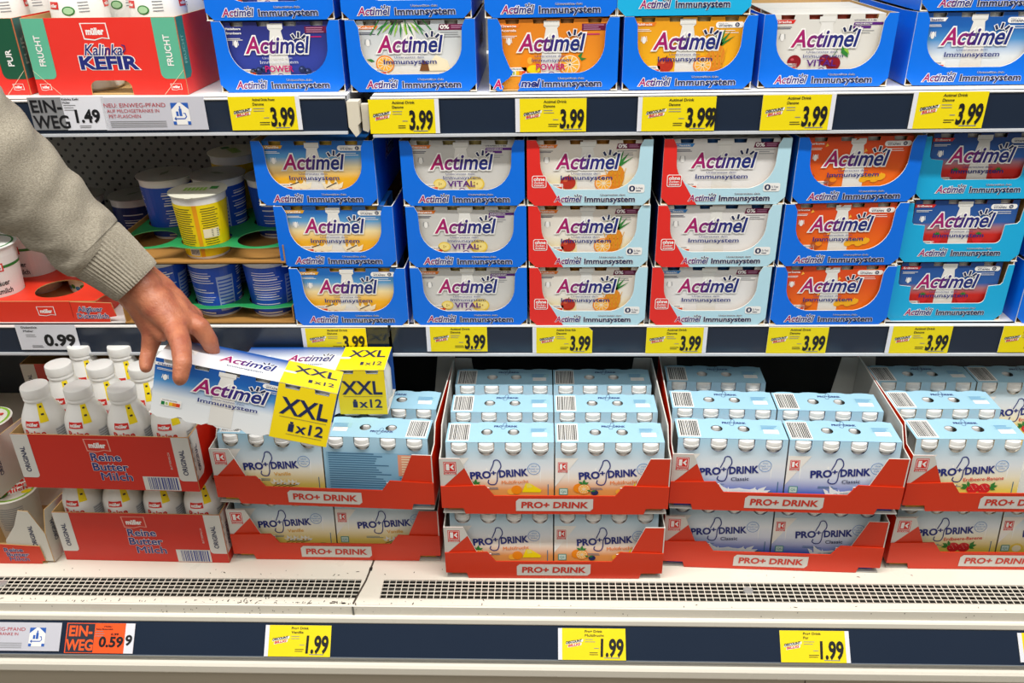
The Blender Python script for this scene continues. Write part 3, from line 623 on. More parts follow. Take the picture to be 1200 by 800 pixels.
def pro_front(q, fr, kind, left):
    fl, fc, st = PG[kind]; o = .0003; W, H = QW, QH
    if kind == 'back':
        q.rect(fr, .004, .020, W-.008, .068, mat('back_text_blue_print', '86b4d0', .45), o)
        for i in range(17): lines(q, fr, .007, .085-i*.0038, W*.62, 1, 1, .0018, TEXTBL, o+.0002); 
        for i in range(8): lines(q, fr, W*.72+.004, .082-i*.0042, W*.2, 1, 1, .0016, CREAM, o+.0004)
        for i in range(8): lines(q, fr, W*.72, .045-i*.0036, W*.22, 1, 1, .0016, TEXTBL, o+.0002)
        q.rect(fr, W*.71, .050, W*.26, .036, mat('salmon_print', 'e59a7a', .4), o+.0002); return
    q.poly(fr, [(0, .040), (0, .088), (.034, .088)], mat('warm_white_print', 'efeae2', .4), o)
    k_logo(q, fr, .004, .064, .0140, o+.0002)
    pro_text(q, fr, .036, .0525, .083, o+.0003)
    if fl: q.text(fr, fl, .082 if kind != 'straw' else .078, .0440, .040 if kind in ('multi',) else (.026 if kind != 'straw' else .058), .0058, fc, o+.0005, .008, 0, .06)
    cx, cz = .130, .0700
    P = [(cx+.0092*cos(t*2*pi/20), cz+.0092*sin(t*2*pi/20)) for t in range(20)]; q.stroke(fr, P, .0007, SKYP, o+.0003, True)
    for k, t in enumerate(('ohne', 'Zusatz von', 'Zucker')): q.text(fr, t, cx-(.004, .0075, .005)[k], cz+.0035-.0042*k, (.008, .015, .010)[k], .0024, SKYP, o+.0004)
    q.rrect(fr, .006, .026, .013, .0115, .001, TEALP, o+.0002); q.rect(fr, .0072, .0272, .0106, .0091, mat('seal_print', 'cfe0d4', .4), o+.0004); q.text(fr, 'QS', .0090, .0300, .007, .0038, TEALP, o+.0006)
    q.text(fr, '8 x 100 g', .006, .0195, .016, .0034, DNAVY, o+.0003)
    if left: q.rect(fr, W-.009, .022, .0012, .022, TEXTBL, o)
    lines(q, fr, .048, .0375, .030, 2, .0022, .0008, TEXTBL, o+.0002)
    z = .0335
    if kind == 'multi':
        q.poly(fr, [(.112, z-.003), (.118, z+.013), (.124, z+.012), (.141, z+.001), (.140, z-.003)], YELP, o+.0002); q.poly(fr, [(.118, z+.013), (.124, z+.012), (.128, z+.006), (.120, z+.004)], mat('pear_print', 'e9d860', .4), o+.0003)
        q.ell(fr, .104, z+.001, .008, .0075, ORF, o+.0003); q.ell(fr, .096, z-.002, .006, .005, ORL, o+.0002)
        q.ell(fr, .036, z+.004, .009, .008, ORF, o+.0002); orange_slice(q, fr, .043, z+.003, .0095, o+.0003); q.ell(fr, .059, z-.003, .0055, .0045, mat('berry_print', '23305e', .4), o+.0007)
        for a in (.4, 1.4, 2.6): leaf(q, fr, .042, z+.011, .009, a, GREENP, o+.0008, .5)
        for a in (.2, 2.8): leaf(q, fr, .054, z-.001, .007, a, GREENP, o+.0008, .5)
    elif kind == 'vanilla':
        for x in (.083, .094, .106, .112):
            for k in range(4): leaf(q, fr, x, z-.004, .010, radians(20+k*45), CREAM if k % 2 else WHITE, o+.0002+.0001*k, .5)
            q.ell(fr, x, z-.002, .0015, .0015, GOLD, o+.0008, 8)
        for k in range(4): q.stroke(fr, [(.078+.008*k, z-.008), (.090+.009*k, z-.003)], .0009, mat('pod_print', '3a2a1c', .5), o+.0009)
        q.rrect(fr, .132, .018, .012, .007, .003, GREENP, o+.0002)
    elif kind == 'classic':
        q.ell(fr, .095, z-.010, .035, .0075, WHITE, o+.0002); q.ell(fr, .095, z-.0095, .026, .005, mat('milk_shade_print', 'd7dcea', .4), o+.0003)
        for x, h, a in ((.066, .010, 2.3), (.072, .012, 2.0), (.080, .007, 1.7), (.112, .009, 1.0), (.120, .013, .7), (.126, .011, .4)): leaf(q, fr, x, z-.010, h*1.5, a, WHITE, o+.0004, .4)
        q.poly(fr, [(.062, z-.009), (.128, z-.009), (.118, z-.001), (.108, z-.004), (.095, z-.001), (.080, z-.004), (.072, z)], WHITE, o+.0003)
        q.ell(fr, .142, .021, .009, .005, GREENP, o+.0002); q.ell(fr, .142, .021, .0035, .003, LIME, o+.0003)
    elif kind == 'straw':
        for x in (.094, .110):
            q.ell(fr, x, z-.001, .0095, .0085, mat('strawberry_print', 'c9242a', .4), o+.0003)
            for k in range(7): q.ell(fr, x-.005+.0016*k, z-.003+.0022*(k*3 % 4), .0004, .0006, CREAM, o+.0004, 6)
        for x, a in ((.086, 2.6), (.086, 3.3), (.088, 1.9), (.119, .3), (.119, 1.0), (.117, -.4)): leaf(q, fr, x, z+.001, .011, a, GREENP, o+.0005, .5)
        q.ell(fr, .030, z-.002, .010, .009, BANANA, o+.0002); q.ell(fr, .030, z-.002, .007, .006, CREAM, o+.0003)
PROB = {}
def pro_pack(kind, left):
    W, D, H = QW, QD, QH; p = W/4; T = .0007; e = .0130; Dt = D-2*e; ce = cos(atan2(e, H)); se = sin(atan2(e, H))
    root = empty('drink_multipack', (0, 0, 0))
    g = grad('pro_'+kind, PG[kind][2]); q = MB(); fr = Fr((-W/2, -D/2, 0), (1, 0, 0), (0, se, ce)); xs = [p*(i+.5) for i in range(4)]
    out = [(0, 0), (W, 0), (W, H)]
    for x in xs[::-1]: out += [(x+.0122, H)]+[(x+.0122*cos(a), H-.0090-.0120*sin(a)) for a in [pi*k/10 for k in range(11)]]+[(x-.0122, H)]
    out.append((0, H))
    q.plate(fr, out, g, T, uvbox=(0, 0, W, H), back=GREYC)
    q.plate(Fr((W/2, D/2, 0), (-1, 0, 0), (0, -se, ce)), [(0, 0), (W, 0), (W, H-.004), (0, H-.004)], CTOP, T, back=GREYC); q.box((-W/2, -D/2+T, 0), (W/2, D/2-T, T), OFFW)
    D = Dt; tf = TOPF(-W/2, -D/2, H); out = [(0, 0), (W, 0), (W, D)]
    for x in xs[::-1]: out += [(x+.016, D), (x+.010, D+.0022), (x, D+.003), (x-.010, D+.0022), (x-.016, D)]
    out.append((0, D))
    rev = kind == 'back'
    holes = [[(x+.0088*cos(2*pi*k/18), D*.52+.0085*sin(2*pi*k/18)) for k in range(18)] for x in (W*.375, W*.625)]
    q.plate(tf, out, CTOP, T, holes=holes, back=GREYC)
    pro_front(q, fr, kind, left)
    bx = .003 if not rev else W-.034
    barcode(q, tf, bx, .003, .031, D-.006, .0003, 5+hash_(kind)); 
    if rev: pass
    q.stroke(tf, [(W*.36, .026), (W*.36+.001, .026)], .0001, NAVY)
    pro_text(q, tf, W*.44, D*.84-.004 if not rev else .014, .034, .0004, 0, .8)
    tx = W-.036 if not rev else .008
    q.rect(tf, tx, D*.48, .030, .013, mat('pale_blue_block_print', '9fcbd8', .4), .0003); lines(q, tf, tx+.002, D*.48+.010, .025, 4, .0028, .0009, SKYP, .0005); q.rect(tf, tx+.004, D*.28, .022, .011, WHITE, .0003); lines(q, tf, tx+.005, D*.28+.008, .018, 2, .004, .0012, mat('date_print', 'd6d8d6', .4), .0004)
    q.build('sleeve', root)
    for i in range(4):
        for y in (-QD/4, QD/4):
            b = drink_bottle('p', .0172, H-.0022, CAPW, .0148, root, xs[i]-W/2, y)
    return root
def hash_(s): return sum(map(ord, s))
XW, XD, XH = .338, .262, .1262
def pro_tray():
    root = empty('display_tray', (0, 0, 0)); W, D, H = XW, XD, XH; fr = FX(0, -D/2, 0)
    half = [(.118, 0), (.1335, 0), (.1365, .0105), (W/2, .0105), (W/2, .050), (.1030, .052), (.0985, .046), (.090, .0335)]
    out = half[1:]+[(-x, y) for x, y in half[::-1][:-1]]
    q = MB(); q.plate(fr, out, PRED, .0016, back=GREYC, edge=PRED); nm = mat('plate_grey_print', 'd6d3cc', .4)
    q.poly(fr, [(-.0575, .006), (.053, .006), (.0575, .0105), (.0575, .0285), (-.053, .0285), (-.0575, .024)], nm, .0004)
    q.text(fr, 'PRO+ DRINK', -.049, .0122, .098, .0105, mat('plate_red_print', 'c8301c', .4), .0007, .035, .05); q.build('front_panel', root)
    f2 = FX(0, -D/2+.0022, 0)
    # corner flaps standing up behind the front panel
    for s in (-1, 1):
        q = MB(); pts = [(W/2-.0016, .012), (W/2-.0016, .0985), (W/2-.030, .0985), (W/2-.050, .049), (W/2-.072, .046), (W/2-.072, .012)]
        if s < 0: pts = [(-x, y) for x, y in pts][::-1]
        q.plate(f2, pts, PRED, .0016, back=GREYC, edge=OFFW)
        if s < 0:
            q.poly(f2, [(-W/2+.0018, .046), (-W/2+.037, .083), (-W/2+.0305, .0982), (-W/2+.0018, .0982)], nm, .0003)
            k_logo(q, f2, -W/2+.0060, .0705, .0185, .0005)
        q.build('corner_flap', root)
    for s in (-1, 1):
        q = MB(); f3 = Fr((s*W/2, -D/2 if s > 0 else D/2, 0), (0, s, 0), (0, 0, 1))
        pts = [(.0018, .0105), (D, .0105), (D, H-.0005), (.05, H-.0005), (.030, .100), (.0018, .0985)]
        if s < 0: pts = [(D-x, y) for x, y in pts][::-1]
        q.plate(f3, pts, PRED, .0016, edge=OFFW, back=GREYC); q.build('side_panel', root)
    q = MB(); q.plate(Fr((W/2, D/2, 0), (-1, 0, 0), (0, 0, 1)), [(.002, .0105), (W-.002, .0105), (W-.002, H), (W-.03, H), (W-.042, .030), (.042, .030), (.03, H), (.002, H)], OFFW, .0016, back=GREYC); q.build('back_panel', root)
    q = MB(); q.box((-W/2+.0016, -D/2+.0016, .0), (W/2-.0016, D/2-.0016, .0016), GREYC)
    for s in (-1, 1): q.box((min(s*.136, s*(W/2-.004)), -D/2+.003, 0), (max(s*.136, s*(W/2-.004)), D/2, .0014), OFFW)
    q.build('base_panel', root); return root
XT = {}; QP = {}
def place_pro_tray(p0, p1, z, label, group):
    a, b = at(*p0, Z=z), at(*p1, Z=z) if p1 else None
    c = (a+b)/2; yaw = atan2(b.y-a.y, b.x-a.x)
    if 't' not in XT: XT['t'] = o = pro_tray()
    else: o = copy_tree(XT['t'])
    o.location = (c.x-sin(yaw)*XD/2, c.y+cos(yaw)*XD/2, z+.0005); o.rotation_euler = (0, 0, yaw)
    tag(o, label, 'tray', group); return o
def put_pro(t, kind, col, row, label, group, jx=0, jy=0, ja=0):
    key = (kind, col == 0)
    if key not in QP: QP[key] = o = pro_pack(kind, col == 0)
    else: o = copy_tree(QP[key])
    yaw = t.rotation_euler.z; lx = (-.0808, .0808)[col]+jx; ly = -XD/2+.0075+QD/2+row*.0835+jy
    o.location = (t.location.x+lx*cos(yaw)-ly*sin(yaw), t.location.y+lx*sin(yaw)+ly*cos(yaw), t.location.z+.0021); o.rotation_euler = (0, 0, yaw+ja)
    tag(o, label, 'drink pack', group); return o
Z1 = ZD+.127
ROWN = ['front', 'second', 'third']
def pro_stack(kind, desc, lowpx, uppx, upper, place, lows=(('L', 0, 0), ('R', 1, 0)), bk=None):
    t0 = place_pro_tray(*lowpx, ZD+.0004, 'lower red tray of %s drinks %s' % (desc, place), 'lower red trays on the deck')
    for sd, c, r in lows: put_pro(t0, kind, c, r, '%s pack, %s one in the lower red tray' % (desc, {'L': 'left', 'R': 'right'}[sd]), desc+' packs')
    t1 = place_pro_tray(*uppx, Z1+.0008, 'upper red tray of %s drinks %s' % (desc, place), 'upper red trays on the deck')
    for it in upper:
        c, r = it[:2]; k = it[2] if len(it) > 2 else kind
        put_pro(t1, k, c, r, '%s pack, %s row, %s column of the upper red tray' % (desc if k == kind else 'pale blue reversed '+desc, ROWN[r], ('left', 'right')[c]), desc+' packs', *(it[3:]))
    return t0, t1
pro_stack('vanilla', 'yellow vanilla', ((302, 655), (490, 657)), ((286, 590), (480, 597)), [(0, 0), (1, 0, 'back'), (0, 1), (1, 1)], 'beside the buttermilk cartons')
pro_stack('multi', 'orange multi-fruit', ((550, 677), (748, 678)), ((548, 602), (752, 603)), [(c, r) for r in range(3) for c in (0, 1)], 'in the middle of the deck')
pro_stack('classic', 'blue and white classic', ((800, 664), (1004, 671)), ((810, 597), (1025, 603)), [(0, 0), (1, 0), (0, 1), (1, 1), (0, 2)], 'right of the multi-fruit stack')
sw = radians(-.2)
def right_px(px, z, wd):
    a = at(*px, Z=z); v = Vector((a.x+wd*cos(sw), a.y+wd*sin(sw), a.z))-CAMPOS; d = v.dot(CF); return (600+FPX*v.dot(CR)/d, 400-FPX*v.dot(CU)/d)
pro_stack('straw', 'strawberry banana', ((1064, 666), right_px((1064, 666), ZD, .267)), ((1084, 599), right_px((1084, 599), Z1, .267)), [(0, 0), (0, 1), (0, 2), (1, 2)], 'at the right edge of the deck')

# ================================================================== the two big twelve-bottle packs
x1 = yog_pack('classic', 6, True)
tag(x1, 'blue and white twelve-bottle pack lifted and tilted by the hand', 'drink pack', 'big twelve-bottle packs')
XWd = PW*6/4
pu = (CR*208 - CU*46 + CF*34).normalized(); pv = (CR*20 + CU*73 - CF*24); pv = (pv - pu*pv.dot(pu)).normalized(); pn = pu.cross(pv)
tl = at(183, 418, d=1.055)
BS = .83
org = tl - pv*PH*BS + pu*(XWd/2) - pn*(PD/2)
m = Matrix.Identity(4)
for i in range(3): m[i][0] = pu[i]; m[i][1] = -pn[i]; m[i][2] = pv[i]*BS; m[i][3] = org[i]
x1.matrix_world = m
x2 = copy_tree(x1)
tag(x2, 'blue and white twelve-bottle pack lying on the vanilla drink packs', 'drink pack', 'big twelve-bottle packs')
p2 = at(455, 485, Z=Z1+.0008+.0026+QH+.0035)
x2.matrix_world = Matrix.Translation((p2.x-XWd/2, p2.y+PD/2, p2.z)) @ Matrix.Diagonal((1, 1, BS, 1))

# ================================================================== price cards in the rails
TAGY = mat('yellow_card', 'f4de00', .45, var=.02); TAGW = mat('white_card', 'e6e7ee', .4); TAGO = mat('orange_card', 'ff5a1e', .45)
GREYT = mat('grey_card_print', '8b8c8e', .45)
def plane_frame(rail, px):
    """frame on the rail face, origin at the left end of the card"""
    if rail == 'base':
        u, v = Vector((1, 0, 0)), Vector((0, .648, .761)).normalized(); o = Vector((0, .9285, CZ-1.011)); n = u.cross(v)
        def X(p): r = ray(*p); t = (o-CAMPOS).dot(n)/r.dot(n); return CAMPOS+r*t
        return X, u, v
    return (lambda p: at(p[0], p[1], Y=YR-.0006)), Vector((1, 0, 0)), Vector((0, 0, 1))
def card(rail, x0, x1, y0, y1):
    X, u, v = plane_frame(rail, None)
    ym = (y0+y1)/2; a = X((x0, ym)); b = X((x1, ym)); lo = X(((x0+x1)/2, y1)); hi = X(((x0+x1)/2, y0))
    wd = (b-a).length; ht = (hi-lo).length
    if rail == 'base': ht = min(ht, .0455-(lo-Vector((lo.x, .9285, CZ-1.011))).dot(v))
    n = u.cross(v); org = a+v*((lo-a).dot(v))
    return org, u, v, n, wd, ht
def price_card(rail, x0, x1, y0, y1, price, names, label, white='r', ghost=None, clip=False):
    org, u, v, n, W, H = card(rail, x0, x1, y0, y1)
    root = empty('price_card', org, label=label, cat='price tag', group='yellow price cards in the shelf rails')
    fr = Fr(n*.0018, u, v); q = MB()
    sw_ = .006; out = [(0, 0), (W, 0), (W, H), (0, H)]
    if clip: out = [(0, 0), (W, 0), (W, H-.006), (W-.006, H), (0, H)]
    q.plate(fr, out, TAGY, .0008, edge=TAGW)
    if white: q.rect(fr, 0 if white == 'l' else W-sw_*(1 if white == 'r' else 0), 0, sw_, H, TAGW, .0002)
    a = sw_ if white == 'l' else 0; b = W-(sw_ if white == 'r' else 0); w_ = b-a
    for i, t in enumerate(names): q.text(fr, t, a+w_*.36, H*(.87-.13*i), min(w_*.34, .0042*len(t)*.62), H*.075, BLACK, .0004, .02, .05)
    lines(q, fr, a+w_*.36, H*.64, w_*.17, 2, H*.075, H*.018, GREYT, .0003)
    q.poly(fr, [(a+w_*.055, H*.475), (a+w_*.325, H*.575), (a+w_*.335, H*.655), (a+w_*.065, H*.555)], WHITE, .0002); q.poly(fr, [(a+w_*.085, H*.385), (a+w_*.30, H*.465), (a+w_*.31, H*.545), (a+w_*.095, H*.465)], WHITE, .00025)
    q.text(fr, 'DISCOUNT', a+w_*.065, H*.50, w_*.255, H*.075, BLACK, .0005, .04, .2, .16); q.text(fr, 'BILLIG', a+w_*.10, H*.41, w_*.19, H*.065, RED, .0005, .04, .2, .16)
    lines(q, fr, a+w_*.43, H*.22, w_*.16, 2, H*.06, H*.02, BLACK, .0003); lines(q, fr, a+w_*.66, H*.06, w_*.28, 1, .1, H*.025, GREYT, .0003); q.rect(fr, a+w_*.50, H*.36, w_*.08, H*.02, GREYT, .0003)
    pw = w_*(.36 if not ghost else .40)
    q.text(fr, price, a+w_*.61, H*.13, w_*.35, H*.52, BLACK, .0005, .035, .06)
    if ghost: q.text(fr, '9', a+w_*.93, H*.13, w_*.08, H*.52, BLACK, .0007, .03, .06)
    tag(q.build('card', root)); return root
T399 = '3.99'
for x0, x1, y0, y1, nm, wh, lab in [
 (270, 353, 113, 152, 'Actimel Drink Power', 'r', 'under the navy blueberry tray'), (433, 515, 116, 156, 'Actimel Drink', 'r', 'under the coconut and orange tray'),
 (604, 687, 115, 154, 'Actimel Drink', 'l', 'under the amber orange tray'), (747, 838, 113, 153, 'Actimel Drink', 'l', 'with doubled last digit under the golden fruit tray'),
 (892, 977, 111, 152, 'Actimel Drink', 'r', 'under the white cherry tray'), (1067, 1154, 108, 150, 'Actimel Drink', 'l', 'under the blue and white classic tray'),
 (355, 430, 384, 411, 'Actimel Drink', 'l', 'under the vanilla stack behind the big packs'), (500, 571, 382, 411, 'Actimel Drink', 'l', 'under the banana stack'),
 (624, 694, 383, 413, 'Actimel Drink Kids', 'l', 'with clipped corner under the pineapple drink stack'), (757, 828, 383, 413, 'Actimel Drink', 'r', 'under the plain white drink stack'),
 (899, 969, 383, 413, 'Actimel Drink', None, 'under the orange-red drink stack'), (1039, 1113, 382, 413, 'Actimel Drink', 'l', 'under the cyan strawberry stack'), (1172, 1240, 382, 412, 'Actimel Drink', None, 'cut off by the right edge of the photo')]:
    price_card('shelf', x0, x1, y0, y1, T399, (nm, 'Danone'), 'yellow price card reading 3.99 '+lab, wh, '9' if 'doubled' in lab else None, 'clipped' in lab)
for x0, x1, y0, y1, nm, wh, lab in [(311, 388, 728, 769, 'Vanille', 'l', 'reading 1.99 below the vanilla trays'), (654, 733, 733, 773, 'Multifrucht', 'l', 'reading 1.99 below the multi-fruit trays'), (914, 995, 735, 776, 'Pur', 'r', 'reading 1.99 below the classic trays')]:
    price_card('base', x0, x1, y0, y1, '1.99', ('Pro+ Drink', nm), 'yellow price card %s' % lab, wh)
org, u, v, n, W, H = card('base', 1193, 1275, 736, 776)
price_card('base', 1193, 1275, 736, 776, '1.99', ('Pro+ Drink', 'Erdbeere'), 'sliver of a yellow price card at the lower right corner', 'l')
def white_card(rail, x0, x1, y0, y1, name, label, cat, base, draw):
    org, u, v, n, W, H = card(rail, x0, x1, y0, y1)
    root = empty(name, org, label=label, cat=cat); fr = Fr(n*.0018, u, v); q = MB()
    q.plate(fr, [(0, 0), (W, 0), (W, H), (0, H)], base, .0008, edge=TAGW); draw(q, fr, W, H); q.build('card', root); return root
def d_ein(q, fr, W, H): q.text(fr, 'EIN-', W*.06, H*.55, W*.80, H*.36, BLACK, .0004, .02); q.text(fr, 'WEG', W*.05, H*.06, W*.93, H*.38, BLACK, .0004, .02)
def d_149(q, fr, W, H):
    q.text(fr, 'Kalinka Kefir', W*.02, H*.90, W*.4, H*.06, BLACK, .0004, .02); q.text(fr, 'Müller', W*.02, H*.80, W*.18, H*.06, BLACK, .0004, .02); lines(q, fr, W*.03, H*.74, W*.3, 3, H*.07, H*.018, GREYT, .0003)
    q.text(fr, '1.49', W*.26, H*.24, W*.56, H*.36, BLACK, .0004, .035, .04); lines(q, fr, W*.3, H*.12, W*.3, 2, H*.05, H*.02, GREYT, .0003)
def d_099(q, fr, W, H):
    q.text(fr, 'Dickmilch', W*.10, H*.86, W*.26, H*.08, BLACK, .0004, .02); q.text(fr, 'Müller', W*.12, H*.72, W*.17, H*.08, BLACK, .0004, .02); lines(q, fr, W*.14, H*.60, W*.2, 2, H*.07, H*.02, GREYT, .0003)
    q.text(fr, '0.99', W*.44, H*.18, W*.50, H*.42, BLACK, .0004, .04, .04); lines(q, fr, W*.2, H*.16, W*.2, 2, H*.06, H*.02, BLACK, .0003)
DB = mat('deposit_blue_print', '2a5fb8', .4); DR = mat('deposit_red_print', 'b8323c', .4)
def d_dep(q, fr, W, H):
    q.text(fr, 'NEU: EINWEG-PFAND', W*.02, H*.70, W*.60, H*.12, DR, .0004, 0); q.text(fr, 'AUF MILCHGETRÄNKE IN', W*.04, H*.54, W*.51, H*.10, DR, .0004, 0); q.text(fr, 'PET-FLASCHEN', W*.05, H*.38, W*.31, H*.10, DR, .0004, 0)
    lines(q, fr, W*.05, H*.26, W*.55, 4, H*.055, H*.02, GREYT, .0003, 0)
    x0, w_ = W*.67, W*.17
    q.rect(fr, x0, H*.16, w_, H*.66, WHITE, .0003); q.poly(fr, [(x0, H*.82), (x0, H*.62), (x0+w_*.42, H*.82)], DB, .0004); q.poly(fr, [(x0+w_, H*.82), (x0+w_*.58, H*.82), (x0+w_, H*.62)], DB, .0004)
    for k in range(2): q.rect(fr, x0+(w_*.82 if k else 0), H*.16, w_*.18, H*.10, DB, .0004)
    q.rect(fr, x0+w_*.42, H*.42, w_*.16, H*.22, DB, .0004); q.rect(fr, x0+w_*.46, H*.64, w_*.08, H*.08, DB, .0004); q.rect(fr, x0+w_*.24, H*.42, w_*.14, H*.14, DB, .0004)
    q.stroke(fr, [(x0+w_*.15, H*.34), (x0+w_*.70, H*.34), (x0+w_*.80, H*.40), (x0+w_*.76, H*.50), (x0+w_*.66, H*.50)], H*.035, DB, .0004); q.poly(fr, [(x0+w_*.08, H*.34), (x0+w_*.20, H*.41), (x0+w_*.20, H*.27)], DB, .0004)
def d_off(q, fr, W, H):
    q.rect(fr, .0015, .001, W*.40, H-.002, mat('navy_card_print', '2a2f3c', .45), .0002)
    oc = mat('orange_card_print', 'ff5f25', .45); q.text(fr, 'EIN-', W*.05, H*.57, W*.33, H*.33, oc, .0005, .03); q.text(fr, 'WEG', W*.02, H*.10, W*.385, H*.34, oc, .0005, .03)
    q.rect(fr, W*.865, 0, W*.135, H, TAGW, .0002)
    q.text(fr, 'Reine Buttermilch', W*.44, H*.78, W*.24, H*.05, BLACK, .0005, .02); q.text(fr, 'Müller', W*.55, H*.87, W*.12, H*.05, BLACK, .0005, .02); q.text(fr, '0.99', W*.66, H*.60, W*.11, H*.07, BLACK, .0005, .03, .1); lines(q, fr, W*.43, H*.72, W*.15, 3, H*.08, H*.02, GREYT, .0004)
    q.text(fr, '0.59', W*.50, H*.22, W*.34, H*.32, BLACK, .0005, .035, .05); q.text(fr, '9', W*.885, H*.28, W*.085, H*.32, BLACK, .0005, .035, .05)
white_card('shelf', 37, 81, 115, 152, 'notice_card', 'grey card reading EIN-WEG in the upper left rail', 'sign', GREYT, d_ein)
white_card('shelf', 76, 126, 114, 152, 'price_card', 'white price card reading 1.49 under the red kefir carton', 'price tag', TAGW, d_149)
white_card('shelf', 122, 242, 114, 152, 'notice_card', 'pale deposit notice with a blue bottle symbol in the upper left rail', 'sign', mat('pale_grey_card', 'c9c9d2', .4), d_dep)
white_card('shelf', 22, 92, 381, 409, 'price_card', 'white price card reading 0.99 under the sour milk tray', 'price tag', TAGW, d_099)
white_card('base', -38, 72, 722, 762, 'notice_card', 'pale deposit notice cut off by the lower left photo edge', 'sign', mat('pale_grey_card', 'c9c9d2', .4), d_dep)
white_card('base', 78, 158, 724, 765, 'price_card', 'orange and navy offer card reading EIN-WEG and 0.59', 'price tag', TAGO, d_off)

# ================================================================== buttermilk cartons and bottles
def mueller(q, fr, x, y, w_, h_, off, fill=RED, edge=WHITE, sh=0):
    def R(a, b): return (x+a*w_, y+b*h_)
    q.poly(fr, [R(-.04, 1.06), R(.02, -.03), R(.45, -.10), R(.75, .05), R(1.05, -.02), R(1.02, 1.06)], edge, off)
    q.poly(fr, [R(.01, 1.0), R(.06, .06), R(.45, -.02), R(.75, .12), R(1.0, .06), R(.98, 1.0)], fill, off+.0001)
    q.text(fr, 'müller', x+w_*.16, y+h_*.30, w_*.70, h_*.42, WHITE, off+.0003, .045)
ROTV = lambda fr, x, y: Fr(fr(x, y, 0), fr.v, -fr.u)
BCW, BCD, BCH = .272, .208, .097
def butter_carton():
    root = empty('bottle_carton', (0, 0, 0)); W, D, H = BCW, BCD, BCH
    fr = FX(-W/2, -D/2, 0); q = MB(); q.plate(fr, [(0, 0), (W, 0), (W, H), (0, H)], BRED, .0016, edge=KRAFT, back=KRAFT); o = .0003
    pw = mat('panel_grey_print', 'd9d7d0', .45)
    q.poly(fr, [(.0003, H-.0003), (.0003, .019), (.022, .019), (.0245, .020), (.0265, .0225), (.027, .025), (.027, H-.0003)], pw, o); q.poly(fr, [(W-.027, H-.0003), (W-.027, .025), (W-.0265, .0225), (W-.0245, .020), (W-.022, .019), (W-.0003, .019), (W-.0003, H-.0003)], pw, o)
    for x in (.0165, W-.0115): q.text(ROTV(fr, x, .030), 'ORIGINAL', 0, 0, .045, .0072, DNAVY, o+.0003, .02)
    mueller(q, fr, .112, .070, .036, .020, o, BRED, mat('pale_red_print', 'e8a090', .4))
    for i, t in enumerate(('Reine', 'Butter', 'Milch')): q.otext(fr, t, (.116, .115, .124)[i], .0525-.0175*i, (.045, .054, .048)[i], .0135, NAVY, o, .022, .05)
    q.rect(fr, .188, .001, .056, .025, pw, o)
    r = random.Random(4); p = .006
    while p < .050: t = r.choice((.0009, .0016, .0024)); q.rect(fr, .190+p*.98, .0025, t, .022, mat('barcode_blue_print', '35408c', .45), o+.0002); p += t+r.choice((.0009, .0014, .002))
    q.text(ROTV(fr, W-.034, .04), 'BUTTERMILCH', 0, 0, .030, .003, pw, o); q.build('front_panel', root)
    for s in (-1, 1):
        q = MB(); f2 = Fr((s*W/2, -D/2 if s > 0 else D/2, 0), (0, s, 0), (0, 0, 1)); q.plate(f2, [(.0017, 0), (D-.0017, 0), (D-.0017, H), (.0017, H)], BRED, .0016, edge=KRAFT, back=KRAFT)
        xa = .002 if s > 0 else D-.029
        q.poly(f2, [(xa, H-.0003), (xa, .019), (xa+.020, .019), (xa+.027, .026), (xa+.027, H-.0003)], pw, o); q.text(ROTV(f2, xa+.0165, .030), 'ORIGINAL', 0, 0, .045, .0072, DNAVY, o+.0003, .02)
        for k in range(5): q.rect(f2, xa+.001, .020+.016*k, .001, .008, BLACK, o+.0003)
        q.build('side_panel', root)
    q = MB(); q.plate(Fr((W/2, D/2, 0), (-1, 0, 0), (0, 0, 1)), [(0.0, 0), (W, 0), (W, H), (0, H)], BRED, .0016, edge=KRAFT, back=KRAFT); q.build('back_panel', root)
    q = MB(); q.box((-W/2+.0016, -D/2+.0016, 0), (W/2-.0016, D/2-.0016, .0014), KRAFT); q.build('base_panel', root); return root
BB_P = [(.026, 0), (.0300, .004), (.0305, .012), (.0305, .096), (.0300, .104), (.0282, .112), (.0250, .120), (.0212, .128), (.0186, .134), (.0176, .138), (.0174, .144)]
def prof_r(P):
    def f(z):
        for (r0, z0), (r1, z1) in zip(P, P[1:]):
            if z0 <= z <= z1: return r0+(r1-r0)*(z-z0)/max(z1-z0, 1e-9)
        return P[-1][0] if z > P[-1][1] else P[0][0]
    return f
